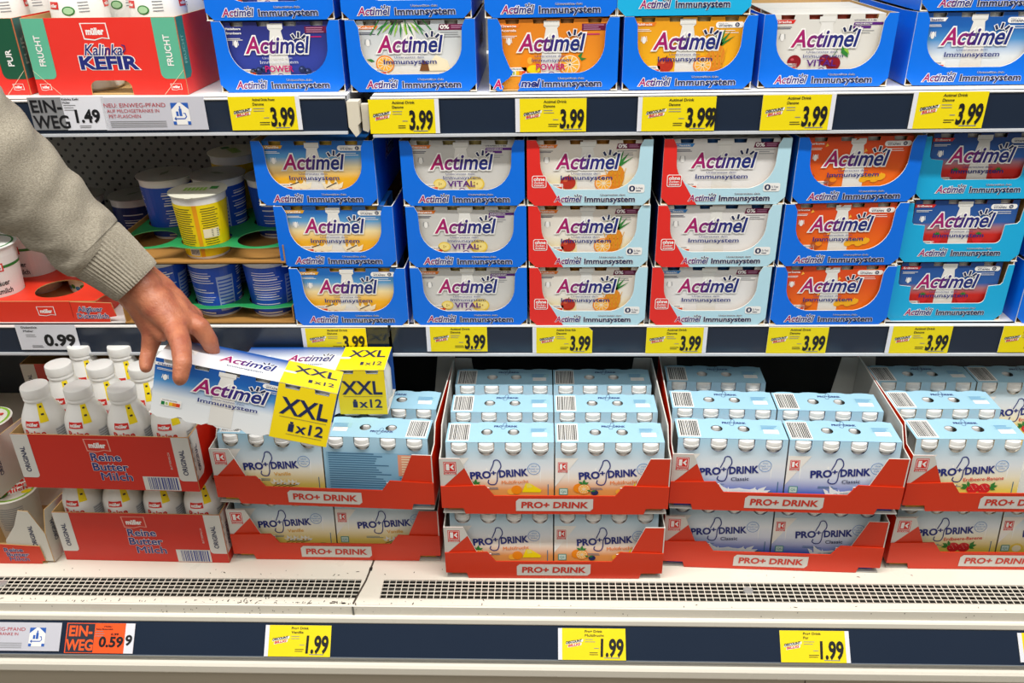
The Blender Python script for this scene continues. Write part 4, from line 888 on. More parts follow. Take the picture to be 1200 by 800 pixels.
def butter_bottle():
    root = empty('buttermilk_bottle', (0, 0, 0)); q = MB(); q.lathe(BB_P, PLAST, n=32)
    cy = Cyl((0, 0, 0), prof_r(BB_P), 0, .0305); o = .0004
    def patch(a0, a1, z0, z1, m, off, n=6, k=1):
        for i in range(n):
            for j in range(k): q.face([cy(a0+(a1-a0)*(i+c)/n, z0+(z1-z0)*(j+d)/k, off) for c, d in ((0, 0), (1, 0), (1, 1), (0, 1))], m)
    patch(-.0115, .0115, .1030, .1140, WHITE, o, 6, 4); patch(-.0108, .0108, .1037, .1133, RED, o+.0002, 6, 4); q.text(cy, 'müller', -.0085, .1062, .017, .0050, WHITE, o+.0006, .04)
    q.text(cy, 'Reine', -.014, .0880, .030, .0105, RED, o, .03); q.text(cy, 'Butter', -.014, .0730, .032, .0105, RED, o, .03); q.text(cy, 'Milch', -.012, .0580, .028, .0105, RED, o, .03)
    patch(.0125, .0250, .110, .137, YELP, o, 3, 6); q.text(ROTVc(cy, .0165, .133), '1 l', 0, 0, .012, .0045, BLACK, o+.0004, .03)
    patch(.030, .046, .070, .095, mat('faint_print', 'c9ccd0', .5), o, 6); 
    for k in range(6): patch(.031, .045, .072+.004*k, .0732+.004*k, GREYP, o+.0002, 5)
    q.build('bottle_body', root)
    q = MB(); q.lathe([(.0172, .1385), (.0190, .1392), (.0194, .1405), (.0192, .1425), (.0184, .1440), (.0184, .1450), (.0196, .1456), (.0199, .1470), (.0197, .1575), (.0190, .1595), (.0172, .1603), (0, .1603)], CAPW, n=32); q.build('cap', root); return root
class ROTVc:
    def __init__(s, b, x, y): s.b = b; s.x = x; s.y = y
    def __call__(s, a, c, h=0): return s.b(s.x+c, s.y-a, h)
bc = butter_carton(); bb = butter_bottle(); usedb = []
def carton_at(x, y, z, yaw, label, rows, cols=4, skip=()):
    o = bc if not usedb else copy_tree(bc); usedb.append(o)
    o.location = (x-sin(yaw)*BCD/2, y+cos(yaw)*BCD/2, z); o.rotation_euler = (0, 0, yaw); tag(o, label, 'carton', 'red buttermilk cartons'); return o
BBN = [0]
ORD = ['first', 'second', 'third', 'fourth']
def bottles_in(c, rows, where, dz=.0016, skip=()):
    yaw = c.rotation_euler.z
    for r in range(rows):
        for k in range(4):
            if (r, k) in skip: continue
            o = bb if BBN[0] == 0 else copy_tree(bb); BBN[0] += 1
            lx = -BCW/2+.0355+k*.0665; ly = -BCD/2+.0345+r*.066
            o.location = (c.location.x+lx*cos(yaw)-ly*sin(yaw), c.location.y+lx*sin(yaw)+ly*cos(yaw), c.location.z+dz); o.rotation_euler = (0, 0, yaw+random.uniform(-.12, .12))
            tag(o, 'white buttermilk bottle, %s from left in the %s row of the %s red carton' % (ORD[k], ROWN[r].replace('third', 'back').replace('second', 'middle'), where), 'bottle', 'bottles in the buttermilk cartons')
cl = carton_at(-.6425, 1.060, ZD+.0006, radians(-1.0), 'lower red buttermilk carton standing on the deck', 3); bottles_in(cl, 3, 'lower')
cu = carton_at(-.6515, 1.036, ZD+.0006+.0016+.1606, radians(-2.0), 'upper red buttermilk carton resting on the bottle caps below', 3); bottles_in(cu, 3, 'upper')
cbk = carton_at(-.86, 1.375, ZD+.0006, 0, 'red buttermilk carton at the dark back of the deck, lower one', 0)
cbk2 = carton_at(-.84, 1.375, ZD+.0006+BCH+.0008, 0, 'red buttermilk carton at the dark back of the deck, upper one', 0)

# ================================================================== kefir cartons and bottles on the upper shelf
def kefir_carton(word, green, label, loc, yaw):
    root = empty('bottle_carton', loc, yaw, label=label, cat='carton', group='red kefir cartons'); W, D, H = .222, .178, .104
    fr = FX(-W/2, -D/2, 0); q = MB(); gm = mat(green[0], green[1], .42)
    cut = [(W*.36, 0)]+arc(W*.36+.012, .008, .012, 180, 90, 4)[1:]+arc(W*.64-.012, .008, .012, 90, 0, 4)[:-1]+[(W*.64, 0)]
    q.plate(fr, [(0, 0)]+cut+[(W, 0), (W, H), (0, H)], KREDC, .0016, edge=KRAFT, back=KRAFT); o = .0003
    q.poly(fr, [(.0004, H-.0003), (.0004, .022)]+arc(.026, .030, .008, -90, 0, 4)+[(.034, H-.0003)], gm, o); q.poly(fr, [(W-.0004, H-.0003), (W-.034, H-.0003)]+arc(W-.026, .030, .008, 180, 270, 4)+[(W-.0004, .022)], gm, o)
    for x in (.022, W-.013): q.text(ROTV(fr, x, .040), word, 0, 0, .041 if len(word) > 4 else .022, .0085, WHITE, o+.0003, .02)
    mueller(q, fr, .086, .076, .036, .020, o, KREDC)
    q.otext(fr, 'Kalinka', .083, .0545, .055, .0145, NAVY, o+.0004, .01, .06, .3); q.stroke(fr, [(.138, .057), (.143, .062), (.143, .067), (.139, .068)], .0016, NAVY, o+.0006)
    q.otext(fr, 'KEFIR', .074, .036, .082, .0165, NAVY, o, .04, .08)
    for x in (.006, W-.023): mueller(q, fr, x, .007, .015, .008, o, KREDC)
    q.stroke(fr, [(.0004, .034), (.034, .0004)], .0005, CREAM, o+.0005); q.stroke(fr, [(W-.0004, .034), (W-.034, .0004)], .0005, CREAM, o+.0005); q.build('front_panel', root)
    for s in (-1, 1):
        q = MB(); f2 = Fr((s*W/2, -D/2 if s > 0 else D/2, 0), (0, s, 0), (0, 0, 1)); q.plate(f2, [(.0017, 0), (D-.0017, 0), (D-.0017, H), (.0017, H)], KREDC, .0016, edge=KRAFT, back=KRAFT)
        if s > 0: q.poly(f2, [(.002, H-.0003), (.002, .022), (.018, .022), (.024, .028), (.024, H-.0003)], mat('dark_teal_print', '2d7a72', .42), o); q.text(ROTV(f2, .015, .042), word, 0, 0, .038, .0075, mat('pale_teal_print', '8fc7b8', .42), o+.0003, .01)
        q.build('side_panel', root)
    q = MB(); q.plate(Fr((W/2, D/2, 0), (-1, 0, 0), (0, 0, 1)), [(0, 0), (W, 0), (W, H), (0, H)], KREDC, .0016, edge=KRAFT, back=KRAFT); q.build('back_panel', root)
    q = MB(); q.box((-W/2+.0016, -D/2+.0016, 0), (W/2-.0016, D/2-.0016, .0014), KRAFT); q.build('base_panel', root); return root
KZ = ZT+.0016
kc = kefir_carton('FRUCHT', ('mint_print', '5fb594'), 'red kefir carton with mint corner panels, left on the upper shelf', (-.6125+.0045, 1.231+.089, KZ), radians(-2.5))
kp = kefir_carton('PUR', ('forest_print', '17543a'), 'red carton with dark green corner panel at the upper left photo edge', (-.843, 1.243+.089, KZ), radians(-2.5))
KB_P = [(.034, 0), (.0385, .004), (.0390, .012), (.0390, .108), (.0375, .122), (.0330, .142), (.0265, .158), (.0200, .168), (.0185, .176)]
def kefir_bottle(band, loc, rz, label):
    root = empty('kefir_bottle', loc, rz, label=label, cat='bottle', group='white kefir bottles'); q = MB(); q.lathe(KB_P, PLAST, n=36); cy = Cyl((0, 0, 0), prof_r(KB_P), 0, .039); o = .0004
    bm = mat('band_%s' % band, band, .4); n = 40
    for i in range(n):
        t0, t1 = 2*pi*i/n*.039, 2*pi*(i+1)/n*.039
        q.face([cy(t0, .1335, o), cy(t1, .1335, o), cy(t1, .1372, o), cy(t0, .1372, o)], bm)
    for a0 in (-.028, .058): 
        for i in range(5): q.face([cy(a0+.018*(i+c)/5, .112+.0095*d, o) for c, d in ((0, 0), (1, 0), (1, 1), (0, 1))], RED)
        q.text(cy, 'müller', a0+.0025, .1145, .013, .0042, WHITE, o+.0003, .04)
    q.ell(cy, .004, .110, .009, .006, GREENP, o); q.ell(cy, .004, .110, .007, .0045, mat('pale_green_print', 'a8cfa0', .4), o+.0002)
    for k in range(4): q.rect(cy, .018, .120-.004*k, .014, .0012, GREYP, o, 0, 3)
    q.build('bottle_body', root); q = MB(); q.lathe([(.019, .174), (.022, .175), (.022, .192), (.020, .194), (0, .194)], CAPW, n=28); q.build('cap', root)
for px, Y, band, lab in [(97, 1.283, 'd8588a', 'white kefir bottle with a pink band, front left in the red carton'), (204, 1.283, 'e0a83a', 'white kefir bottle with an orange band, front right in the red carton'),
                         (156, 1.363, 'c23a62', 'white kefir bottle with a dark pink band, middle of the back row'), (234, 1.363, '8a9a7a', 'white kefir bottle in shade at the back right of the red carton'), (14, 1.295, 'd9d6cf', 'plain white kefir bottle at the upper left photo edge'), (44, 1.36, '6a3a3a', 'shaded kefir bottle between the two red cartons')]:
    P = at(px, 25, Y=Y)
    x = P.x
    if px == 44: x = -.784; Y = 1.377
    if px == 14: x = -.783
    if px == 234: x = -.541
    if px == 204: x = -.5445
    kefir_bottle(band, (x, Y, KZ+.0016), random.uniform(-.3, .3), lab)

# ================================================================== yoghurt cups in kraft trays, sour milk cups in a red tray
CP = [(.0325, 0), (.0335, .004), (.0405, .094), (.0405, .096), (.0428, .0965), (.0428, .0985), (.041, .099)]
GREENC = mat('green_card', '1f8a4c', .5, bump=.1, bscale=80)
def cup(col, label, loc, rz, s=1, group='blue yoghurt cups', lines_m=WHITE, kind='b'):
    root = empty('yoghurt_cup', loc, rz, label=label, cat='cup', group=group); P = [(r, z*s) for r, z in CP]; q = MB(); q.lathe(P, PLAST, n=36)
    rf = prof_r(P); cy = Cyl((0, 0, 0), rf, 0, .037); o = .0004; m = mat('cup_'+col, col, .35); n = 36; C = 2*pi*.037; top = .086*s
    for i in range(n): q.face([cy(C*(i+c)/n, z, o) for c, z in ((0, .004*s), (1, .004*s), (1, top), (0, top))], m, sm=True)
    r = random.Random(hash_(label))
    def band(a0, a1, z0, z1, mm, off):
        k = max(1, int((a1-a0)/.006))
        for i in range(k): q.face([cy(a0+(a1-a0)*(i+c)/k, z0+(z1-z0)*d, off) for c, d in ((0, 0), (1, 0), (1, 1), (0, 1))], mm)
    if kind == 'b':
        for a0, a1 in ((-.105, -.060), (-.028, .022), (.058, .100)):
            for k in range(15): 
                if r.random() < .85: band(a0+r.uniform(0, .006), a1-r.uniform(0, .014), (.018+.0042*k)*s, (.018+.0042*k)*s+r.choice((.0009, .0012, .002)), lines_m, o+.0003)
        band(-.028, .016, .006*s, .0085*s, WHITE, o+.0003)
        band(.026, .052, .010*s, .070*s, mat('cup_pale_print', '9fb0d8', .4), o+.0002)
        for k in range(9): band(.028, .050, (.014+.006*k)*s, (.0165+.006*k)*s, m, o+.0004)
    elif kind == 'y':
        for k in range(17): band(-.036+r.uniform(0, .002), -.001-r.uniform(0, .006), (.020+.0037*k)*s, (.0213+.0037*k)*s, mat('olive_print', '5f5a12', .45), o+.0003)
        for k in range(17): band(.010+r.uniform(0, .002), .036-r.uniform(0, .006), (.020+.0037*k)*s, (.0213+.0037*k)*s, mat('olive_print', '5f5a12', .45), o+.0003)
        band(.0005, .0065, .004, top, mat('cup_amber_print', 'f0a010', .4), o+.0003); band(-.018, -.002, .006*s, .017*s, WHITE, o+.0005)
        for k in range(7): band(-.0165+.0021*k, -.0155+.0021*k, .0075*s, .0155*s, BLACK, o+.0007)
        band(.010, .034, .034*s, .048*s, CREAM, o+.0005)
        for k in range(5): band(.022, .033, (.036+.0024*k)*s, (.0368+.0024*k)*s, BLACK, o+.0007)
    elif kind == 'd':
        band(-.10, .10, .070*s, .074*s, GREENP, o+.0003); band(.004, .022, .066*s, .078*s, RED, o+.0005); band(.006, .020, .068*s, .076*s, WHITE, o+.0006); q.text(cy, 'müller', .0072, .0695*s, .0115, .0042, RED, o+.0009, .04)
        q.text(cy, 'Allgäuer', -.004, .046*s, .030, .0085, BLACK, o+.0003, .02); q.text(cy, 'Dickmilch', -.008, .034*s, .036, .0085, BLACK, o+.0003, .02)
        for k in range(7): q.ell(cy, -.03+.010*k, .010*s+.003*(k % 2), .005, .004, GREENP if k % 2 else SKYP, o+.0003)
    q.build('cup_body', root); q = MB(); lm = {'y': mat('foil_lid_cream', 'd8d6c4', .35, metal=.1), 'b': mat('foil_lid_grey', '9c9d98', .35, metal=.35), 'd': mat('foil_lid_white', 'e6e6e2', .35)}[kind]
    H = .0992*s; q.lathe([(.0440, H-.0012), (.0442, H), (.0415, H+.0006), (0, H+.0004)], lm, n=36); tf = TOPF(0, 0, H+.0006)
    if kind == 'y': [q.rect(tf, -.02+.006*k, -.008, .004, .016, LIME, .0004) for k in range(6)]; q.rect(tf, .018, .0, .012, .014, GREENP, .0004)
    if kind == 'd': q.text(tf, '123', -.016, -.004, .03, .014, RED, .0004, .03); P2 = [(.038*cos(t*.2618), .038*sin(t*.2618)) for t in range(24)]; q.stroke(tf, P2, .003, GREENP, .0004, True)
    if kind == 'b': leaf(q, tf, -.012, -.008, .030, .5, mat('lid_leaf_print', '5d6b52', .4), .0004)
    tb = MB; q.poly(tf, [(-.006, -.043), (.006, -.043), (.004, -.050), (-.004, -.050)], lm, .0001); q.build('foil_lid', root); return root
KRAFTD = mat('golden_kraft_card', 'a9793a', .6, bump=.2, bscale=120)
def kraft_tray(x0, x1, y0, y1, z, cups, label):
    root = empty('cup_tray', ((x0+x1)/2, y0, z), label=label, cat='tray', group='kraft trays with green inserts'); W = x1-x0; D_ = y1-y0
    q = MB(); q.box((-W/2, .0, 0), (W/2, D_, .0016), KRAFTD)
    q.box((-W/2, 0, .0), (W/2, .0018, .0042), KRAFTD); q.box((-W/2, D_-.0018, 0), (W/2, D_, .04), KRAFTD)
    for s in (-1, 1): q.box((min(s*W/2, s*(W/2-.0018)), 0.002, .0016), (max(s*W/2, s*(W/2-.0018)), D_-.002, .030), KRAFTD)
    q.build('kraft_base', root)
    q = MB(); tf = TOPF(-W/2, 0, .0235); k = int(round(W/.088)); out = []
    for i in range(k*8+1): t = i/(k*8); out.append((.003+t*(W-.006), .018-.010*abs(sin(pi*t*k))))
    out += [(W-.003, D_-.004), (.003, D_-.004)]
    q.plate(tf, out, GREENC, .0012, holes=[[(cx-((x0+x1)/2)+W/2+.0386*cos(2*pi*j/24), cy-y0+.0386*sin(2*pi*j/24)) for j in range(24)] for cx, cy in cups], edge=mat('green_edge', '5fc07a', .5)); q.build('green_insert', root)
    return root
ZL0 = ZM+.0006; ZL1 = ZM+.0006+.1018
c0 = [(-.4365-.0886*2+.0886*k, 1.262+.0886*j) for j in range(2) for k in range(3)]
kraft_tray(-.662, -.390, 1.206, 1.40, ZL0, c0, 'lower kraft tray with green insert under the yoghurt cups')
for i, (x, y) in enumerate(c0): cup('1c4fc0', 'blue yoghurt cup, %s from left in the %s row of the lower tray' % (ORD[i % 3], ['front', 'back'][i//3]), (x, y, ZL0+.0018), random.uniform(-.5, .5))
xm = at(240, 265, Y=1.258).x; xs1 = [xm-.0888, xm, xm+.0888]
rows1 = (1.258, 1.347, 1.436)
c1 = [(x, y) for y in rows1 for x in xs1]
kraft_tray(xs1[0]-.047, xs1[2]+.047, 1.206, 1.486, ZL1, c1, 'upper kraft tray with green insert and one yellow cup')
cz = ZL1+.0018
cup('f5d800', 'bright yellow yoghurt cup at the front of the upper green tray', (xs1[1], 1.256, cz), .05, 1.02, 'yellow yoghurt cups', kind='y')
cup('1c4fc0', 'blue cup left of and behind the bright yellow cup', (xs1[0], 1.347, cz), .9, 1.02)
cup('1c4fc0', 'blue cup directly behind the bright yellow cup', (xs1[1], 1.347, cz), -.8, 1.02)
cup('1c4fc0', 'blue cup in the upper tray nearest the vanilla stack', (xs1[2], 1.347, cz), .3, 1.0)
cup('e0b818', 'shaded yellow cup at the back of the upper green tray', (xs1[1], 1.436, cz), 2.2, 1.16, 'yellow yoghurt cups', kind='y')  # duller yellow than the front cup: back-row shade put into the colour
cup('1c4fc0', 'blue cup at the back right of the upper green tray', (xs1[2], 1.436, cz), 1.4, 1.10)
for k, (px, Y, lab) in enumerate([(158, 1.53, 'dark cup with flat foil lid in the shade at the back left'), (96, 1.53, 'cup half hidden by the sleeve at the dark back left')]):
    cup('2a3a78', lab, (at(px, 240, Y=Y).x, Y, ZM+.0006), .5+k, 1.16, 'shaded cups at the back of the middle shelf')  # the other cups' blue darkened, back-of-shelf shade put into the colour
# sour milk: red tray with holes and three cups
SR = mat('orange_card_red', 'e6351c', .42, bump=.08, bscale=60)
sx = -.679; sy = 1.215
st = empty('cup_tray', (sx, sy, ZM+.0006), label='red tray with round holes and sour milk cups at the left edge', cat='tray')
q = MB(); W_ = .26; HT = .036; fr = FX(-W_, 0, 0)
q.plate(fr, [(0, 0), (W_-.012, 0), (W_-.012, .008), (W_, .010), (W_-.004, HT-.003), (W_-.070, HT-.001), (W_-.070, HT), (0, HT)], SR, .0016, edge=KRAFT)
q.stroke(fr, [(W_-.070, .008), (W_-.0705, HT)], .0008, mat('fold_print', '9c2212', .5), .0003)
mueller(q, fr, W_-.126, .012, .027, .0145, .0004, SR)
q.otext(fr, 'Allgäuer', W_-.060, .0185, .040, .0085, NAVY, .0004, .015, .06); q.otext(fr, 'Dickmilch', W_-.063, .0065, .050, .0085, NAVY, .0004, .015, .06); q.build('front_panel', st)
ch = [at(10, 343, Y=1.262).x-sx, at(68, 341, Z=ZM+HT).x-sx]
hl = []
for hx, hy in ((ch[0]-.012, .047), (ch[1]-.002, .052), (ch[1]-.086, .137), (ch[1]+.004, .137)): hl.append([(hx+.037*cos(2*pi*j/24), hy+.037*sin(2*pi*j/24)) for j in range(24)])
q = MB(); q.plate(TOPF(0, 0, HT), [(-W_, .002), (-.030, .002), (-.024, .03), (-.030, .19), (-W_, .19)], SR, .0014, holes=hl, edge=KRAFT); q.build('top_panel', st)
q = MB(); q.box((-W_, .19, 0), (-.028, .1916, HT), SR); q.box((-.030, .004, 0), (-.0284, .19, HT-.0016), SR); q.box((-W_, .0018, 0), (-.030, .19, .0014), KRAFT); q.build('base_panel', st)
for (hx, hy), lab, rz in (((ch[0]-.012, .047), 'white sour milk cup with green rim at the left photo edge', .35), ((ch[1]-.086, .137), 'white sour milk cup behind the one at the left photo edge', -.5), ((ch[1]+.004, .137), 'white sour milk cup partly hidden by the sleeve', .1)):
    cup('ecebe6', lab, (sx+hx, sy+hy, ZM+.0006+.0018), rz, 1.16, 'white sour milk cups', kind='d')
gb = empty('display_tray', (-.655, 1.30, ZM+.0006), label='green carton piece behind the wrist on the middle shelf', cat='tray')
q = MB(); q.plate(FX(-.03, 0, 0), [(0, 0), (.05, 0), (.045, .04), (.0, .062)], mat('bright_green_card', '6fae2a', .5), .0016, edge=KRAFT); q.build('side_panel', gb)
# small buttermilk cups at the lower left
def small_tray(loc, label):
    root = empty('cup_tray', loc, label=label, cat='tray', group='low red trays of buttermilk cups'); q = MB(); W = .24; fr = FX(-W, 0, 0)
    q.plate(fr, [(0, 0), (W-.006, 0), (W-.006, .005), (W, .006), (W-.002, .036), (W-.075, .041), (W-.08, .050), (0, .050)], PRED, .0016, edge=KRAFT, back=KRAFT)
    for i, t in enumerate(('Reine', 'Butter', 'Milch')): q.otext(fr, t, W-.062+.002*i, .025-.0095*i, (.030, .036, .032)[i], .0075, NAVY, .0003, .02, .05)
    q.build('front_panel', root)
    cm = mat('cream_card', 'd9d5c9', .5, bump=.1, bscale=80)
    q = MB(); f2 = FX(0, .0025, 0); q.plate(f2, [(-.058, .004), (.012, .004), (.012, .060), (-.004, .104), (-.020, .106), (-.034, .075), (-.056, .046)], cm, .0016, edge=KRAFT); q.text(ROTV(f2, -.006, .034), 'ORIGINAL', 0, 0, .042, .007, DNAVY, .0004, .02); q.build('corner_flap', root)
    q = MB(); f3 = Fr((.013, .003, 0), (.12, .9, 0), (0, 0, 1)); q.plate(f3, [(0, .002), (.15, .002), (.15, .095), (.012, .098), (0, .060)], cm, .0016, edge=KRAFT); q.text(ROTV(f3, .022, .034), 'ORIGINAL', 0, 0, .042, .007, DNAVY, .0004, .02); q.build('side_panel', root)
    q = MB(); q.box((-W, .002, 0), (.0, .15, .0015), KRAFT); q.build('base_panel', root); return root
def butter_cup(loc, rz, tilt, label, body):
    root = empty('buttermilk_cup', loc, rz, label=label, cat='cup', group='buttermilk cups with printed foil lids'); root.rotation_euler = (tilt, 0, rz)
    P = [(.029, 0), (.030, .003), (.0365, .096), (.0375, .0975), (.0375, .099)]; q = MB(); q.lathe(P, body, n=36); cy = Cyl((0, 0, 0), prof_r(P), 0, .034); o = .0004
    for k in range(12):
        for j in range(8): q.face([cy(-.028+.005*(j+c), .040+.004*k+.0012*d, o) for c, d in ((0, 0), (1, 0), (1, 1), (0, 1))], GREYP)
    q.build('cup_body', root); q = MB(); q.lathe([(.0385, .0985), (.0395, .0995), (.037, .1005), (0, .1002)], mat('foil_white', 'e9e6da', .3), n=36); tf = TOPF(0, 0, .1006)
    P2 = [(.0345*cos(t*.2618), .0345*sin(t*.2618)) for t in range(24)]; q.stroke(tf, P2, .004, LIME, .0003, True); q.ell(tf, -.018, -.005, .012, .018, mat('leaf_green_print', '4d8f35', .4), .0004, rot=.4); q.ell(tf, .022, -.018, .008, .005, YELP, .0004)
    for i, t in enumerate(('Reine', 'Butter', 'Milch')): q.text(tf, t, -.016+.003*i, .012-.013*i, .034, .010, RED, .0005, .03, 0, .1)
    q.build('foil_lid', root)
BC = mat('cup_cream', 'd8d3c8', .4); BP = mat('cup_pink_grey', 'b89c96', .5)
p = at(58, 660, Z=ZD)
small_tray((p.x-.004, 1.052, ZD+.0006), 'low red buttermilk cup tray with a cream corner, lower left')
butter_cup((at(16, 580, Y=1.115).x, 1.115, ZD+.0025), .5, 0, 'buttermilk cup with printed foil lid in the lower left tray', BC)
t2 = small_tray((p.x-.075, 1.075, ZD+.0006+.111), 'red cup tray at the left photo edge beside the upper carton')
butter_cup((at(-14, 500, Y=1.155).x, 1.155, ZD+.1135), -.3, 0, 'dull pink cup with foil lid at the left photo edge', BP)

# ================================================================== the reaching arm
def skin_mat():
    m = mat('skin', 'b4694c', .46, var=0, sss=.10); nt = m.node_tree; b = nt.nodes['Principled BSDF']
    tc = nt.nodes.new('ShaderNodeTexCoord'); n = nt.nodes.new('ShaderNodeTexNoise'); n.inputs['Scale'].default_value = 55; n.inputs['Detail'].default_value = 6
    rp = nt.nodes.new('ShaderNodeValToRGB'); rp.color_ramp.elements[0].position = .3; rp.color_ramp.elements[0].color = lin('a25a42'); rp.color_ramp.elements[1].position = .72; rp.color_ramp.elements[1].color = lin('c07a58')
    nt.links.new(tc.outputs['Object'], n.inputs['Vector']); nt.links.new(n.outputs['Fac'], rp.inputs[0]); nt.links.new(rp.outputs[0], b.inputs['Base Color'])
    n2 = nt.nodes.new('ShaderNodeTexNoise'); n2.inputs['Scale'].default_value = 130; n2.inputs['Detail'].default_value = 5; n2.inputs['Distortion'].default_value = .8
    v = nt.nodes.new('ShaderNodeTexVoronoi'); v.inputs['Scale'].default_value = 420; ad = nt.nodes.new('ShaderNodeMath'); ad.operation = 'MULTIPLY_ADD'; ad.inputs[1].default_value = .25
    bp = nt.nodes.new('ShaderNodeBump'); bp.inputs['Strength'].default_value = .55; bp.inputs['Distance'].default_value = .0016
    for x in (n2, v): nt.links.new(tc.outputs['Object'], x.inputs['Vector'])
    nt.links.new(v.outputs['Distance'], ad.inputs[0]); nt.links.new(n2.outputs['Fac'], ad.inputs[2]); nt.links.new(ad.outputs[0], bp.inputs['Height']); nt.links.new(bp.outputs[0], b.inputs['Normal']); return m
SKIN = skin_mat()
def cam_pt(x, y, d): return at(x, y, d=d)
def sdf_hand():
    """one continuous forearm and hand, grown from overlapping tapered limbs and remeshed"""
    bm = bmesh.new()
    def ball(c, r, sc=None):
        mtx = Matrix.Translation(c)
        if sc is not None: mtx = mtx @ sc
        bmesh.ops.create_icosphere(bm, subdivisions=3, radius=r, matrix=mtx)
    def cone(a, ra, b, rb, n=20):
        ax = (b-a); L = ax.length; z = ax.normalized(); x = z.orthogonal().normalized(); y = z.cross(x)
        va = [bm.verts.new(a+x*(ra*cos(2*pi*i/n))+y*(ra*sin(2*pi*i/n))) for i in range(n)]; vb = [bm.verts.new(b+x*(rb*cos(2*pi*i/n))+y*(rb*sin(2*pi*i/n))) for i in range(n)]
        for i in range(n): bm.faces.new((va[i], va[(i+1) % n], vb[(i+1) % n], vb[i]))
        bm.faces.new(va[::-1]); bm.faces.new(vb)
    def chain(pts):
        for (a, ra), (b, rb) in zip(pts, pts[1:]): cone(a, ra, b, rb)
        for c, r in pts: ball(c, r)
    C = lambda x, y, d, r: (cam_pt(x, y, d), r)
    # forearm and wrist (two strands side by side make the flat wrist)
    chain([C(96, 268, 1.062, .022), C(140, 309, 1.072, .0255), C(166, 338, 1.076, .0255)])
    chain([C(150, 330, 1.08, .026), C(172, 356, 1.088, .0240)])
    chain([C(150, 312, 1.085, .021), C(188, 343, 1.10, .0215)])
    # metacarpals
    K1 = (205, 383, 1.070); K2 = (217, 374, 1.092); K3 = (226, 371, 1.118); K4 = (223, 367, 1.138)
    W0 = (168, 342, 1.075)
    for K, w0, w1 in ((K1, .0215, .0145), (K2, .0215, .0145), (K3, .020, .0135), (K4, .019, .0125)):
        off = (K[2]-1.07)*.5
        chain([C(W0[0], W0[1], W0[2]+off, w0), C(*K, w1)])
    chain([C(186, 362, 1.082, .0225), C(205, 372, 1.09, .0165)])
    chain([C(200, 352, 1.10, .019), C(221, 372, 1.10, .0145)])
    chain([C(184, 356, 1.078, .0235), C(198, 369, 1.079, .0205), C(209, 379, 1.078, .0160)])
    chain([C(190, 352, 1.092, .021), C(206, 364, 1.090, .0185), C(215, 374, 1.088, .0150)])
    # thumb: leaves the side of the palm near the wrist
    chain([C(170, 362, 1.088, .020), C(180, 388, 1.090, .0148), C(175, 409, 1.092, .0102), C(171.5, 423, 1.088, .0094), C(171, 430, 1.085, .0080)])
    chain([C(176, 372, 1.085, .016), C(190, 392, 1.080, .0095)])
    # index, curled over the front edge of the pack
    chain([C(*K1, .0148), C(212, 403, 1.048, .0128), C(214, 425, 1.030, .0113), C(211.5, 441, 1.028, .0098), C(211, 444, 1.029, .0086)])
    # middle finger, lying over the far edge
    chain([C(*K2, .0145), C(234, 383, 1.092, .0130), C(245, 399, 1.102, .0112), C(249.5, 412, 1.116, .0094)])
    # ring and little finger behind it
    chain([C(*K3, .0130), C(231, 389, 1.126, .0110), C(235, 402, 1.138, .0098), C(236, 411, 1.144, .0086)])
    chain([C(*K4, .0115), C(226, 387, 1.146, .0100), C(225, 398, 1.155, .0090), C(225, 406, 1.156, .0080)])
    me = bpy.data.meshes.new('hand_raw'); bm.to_mesh(me); bm.free()
    o = bpy.data.objects.new('hand_raw', me); COL.objects.link(o)
    m1 = o.modifiers.new('r', 'REMESH'); m1.mode = 'VOXEL'; m1.voxel_size = .0016
    m2 = o.modifiers.new('s', 'SMOOTH'); m2.factor = .5; m2.iterations = 9
    m3 = o.modifiers.new('r2', 'REMESH'); m3.mode = 'VOXEL'; m3.voxel_size = .0018; m3.use_smooth_shade = True
    m4 = o.modifiers.new('s2', 'SMOOTH'); m4.factor = .5; m4.iterations = 5
    bpy.context.view_layer.update()
    res = bpy.data.meshes.new_from_object(o.evaluated_get(bpy.context.evaluated_depsgraph_get()))
    bpy.data.objects.remove(o); return res
per = empty('person', (0, 0, 0), label='person reaching in from the left in a grey sweatshirt, gripping a drink pack', cat='person')
hm = sdf_hand(); hm.name = 'forearm_and_hand'
for p_ in hm.polygons: p_.use_smooth = True
hm.materials.clear(); hm.materials.append(SKIN)
ho = bpy.data.objects.new('forearm_and_hand', hm); COL.objects.link(ho); ho.parent = per
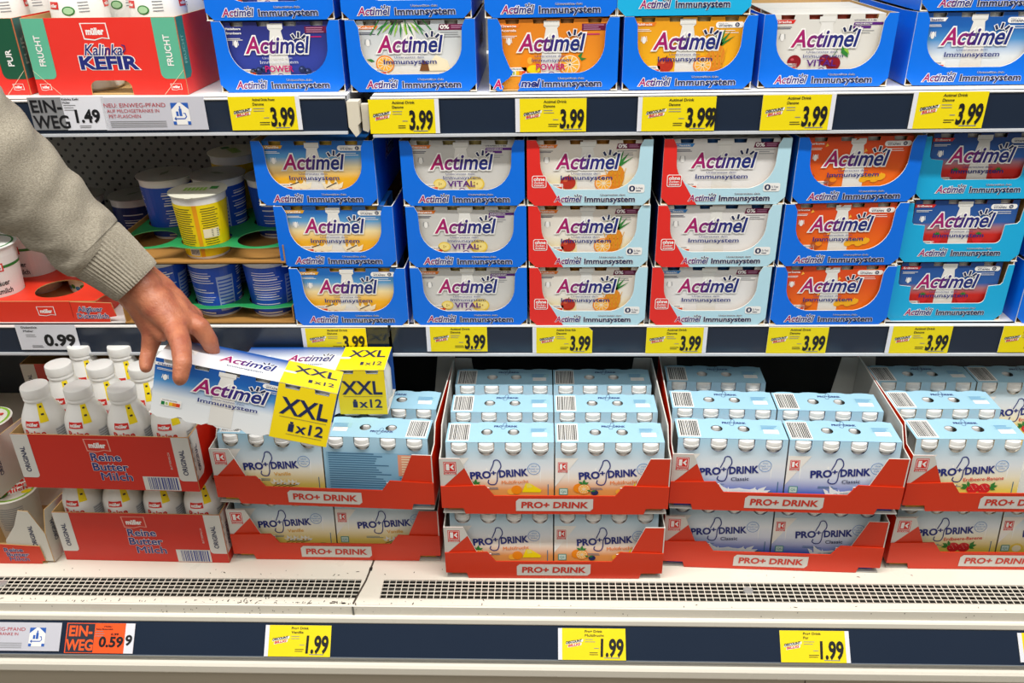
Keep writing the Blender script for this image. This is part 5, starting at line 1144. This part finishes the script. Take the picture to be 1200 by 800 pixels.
# nails on the visible finger tips are turned away; knuckle creases come from the bump
def sweat():
    m = bpy.data.materials.new('heather_sweatshirt'); m.use_nodes = True; nt = m.node_tree; b = nt.nodes['Principled BSDF']; b.inputs['Roughness'].default_value = .9; b.inputs['Specular IOR Level'].default_value = .15
    tc = nt.nodes.new('ShaderNodeTexCoord'); mp = nt.nodes.new('ShaderNodeMapping'); mp.inputs['Rotation'].default_value = (.3, .75, 0); mp.inputs['Scale'].default_value = (180, 900, 900)
    n1 = nt.nodes.new('ShaderNodeTexNoise'); n1.inputs['Scale'].default_value = 1; n1.inputs['Detail'].default_value = 3
    rp = nt.nodes.new('ShaderNodeValToRGB'); rp.color_ramp.elements[0].position = .3; rp.color_ramp.elements[0].color = lin('857d6f'); rp.color_ramp.elements[1].position = .7; rp.color_ramp.elements[1].color = lin('b0a897')
    nt.links.new(tc.outputs['Object'], mp.inputs[0]); nt.links.new(mp.outputs[0], n1.inputs['Vector']); nt.links.new(n1.outputs['Fac'], rp.inputs[0]); nt.links.new(rp.outputs[0], b.inputs['Base Color'])
    n2 = nt.nodes.new('ShaderNodeTexNoise'); n2.inputs['Scale'].default_value = 700; bp = nt.nodes.new('ShaderNodeBump'); bp.inputs['Strength'].default_value = .5; bp.inputs['Distance'].default_value = .0008
    nt.links.new(tc.outputs['Object'], n2.inputs['Vector']); nt.links.new(n2.outputs['Fac'], bp.inputs['Height']); nt.links.new(bp.outputs[0], b.inputs['Normal']); return m
SW = sweat()
from mathutils import noise
def tube_part(name, stations, m, n=64, wr=None, parent=None, sub=10):
    """stations: (x, y, d, r across the picture) -> swept sleeve with folds; open end, wall folded inside"""
    pts = []
    for (a, b) in zip(stations, stations[1:]):
        for k in range(sub): t = k/sub; pts.append(tuple(a[i]+(b[i]-a[i])*t for i in range(4)))
    pts.append(stations[-1]); P = [cam_pt(*p[:3]) for p in pts]; q = MB(); vs = []; uv = []; L = 0
    for i, p in enumerate(P):
        t = (P[min(i+1, len(P)-1)]-P[max(i-1, 0)]).normalized(); x = t.cross(CF).normalized(); y = x.cross(t).normalized()
        if i: L += (P[i]-P[i-1]).length
        for k in range(n):
            a = 2*pi*k/n; r = pts[i][3]
            if wr: r += wr(L, a, i/(len(P)-1))
            vs.append(p+x*(r*cos(a))+y*(r*.88*sin(a)))
    fs = [(i*n+k, i*n+(k+1) % n, (i+1)*n+(k+1) % n, (i+1)*n+k) for i in range(len(P)-1) for k in range(n)]
    q.mesh(vs, fs, m, None, True); return q.build(name, parent)
def folds(L, a, t):
    f = .0050*sin(L*150+2.4*sin(a*1.0+.6)+noise.noise(Vector((L*20, cos(a)*1.5, sin(a)*1.5)))*3)*(.5+.6*max(0, cos(a-2.6)))
    f += .006*noise.noise(Vector((L*11, cos(a)*1.2, sin(a)*1.2+5)))
    return f*(1-.5*t)
sl = tube_part('sweatshirt_sleeve', [(-430, -170, .87, .086), (-170, 45, .93, .077), (-80, 122, .955, .070), (-6, 190, .985, .0605), (41, 231, 1.01, .0515), (80, 264, 1.032, .0455), (107, 288, 1.046, .0445), (116, 294, 1.05, .0395)], SW, 72, folds, per)
def ribs(L, a, t): return .0007*sin(a*52)+.0010*noise.noise(Vector((L*30, cos(a), sin(a))))
tube_part('cuff', [(104, 285, 1.045, .0385), (112, 291, 1.049, .0415), (135, 309, 1.058, .0385), (157, 327.5, 1.066, .0345), (161, 331, 1.068, .0325), (157, 327.5, 1.066, .0300), (140, 313, 1.060, .0300)], SW, 208, ribs, sl, 5)
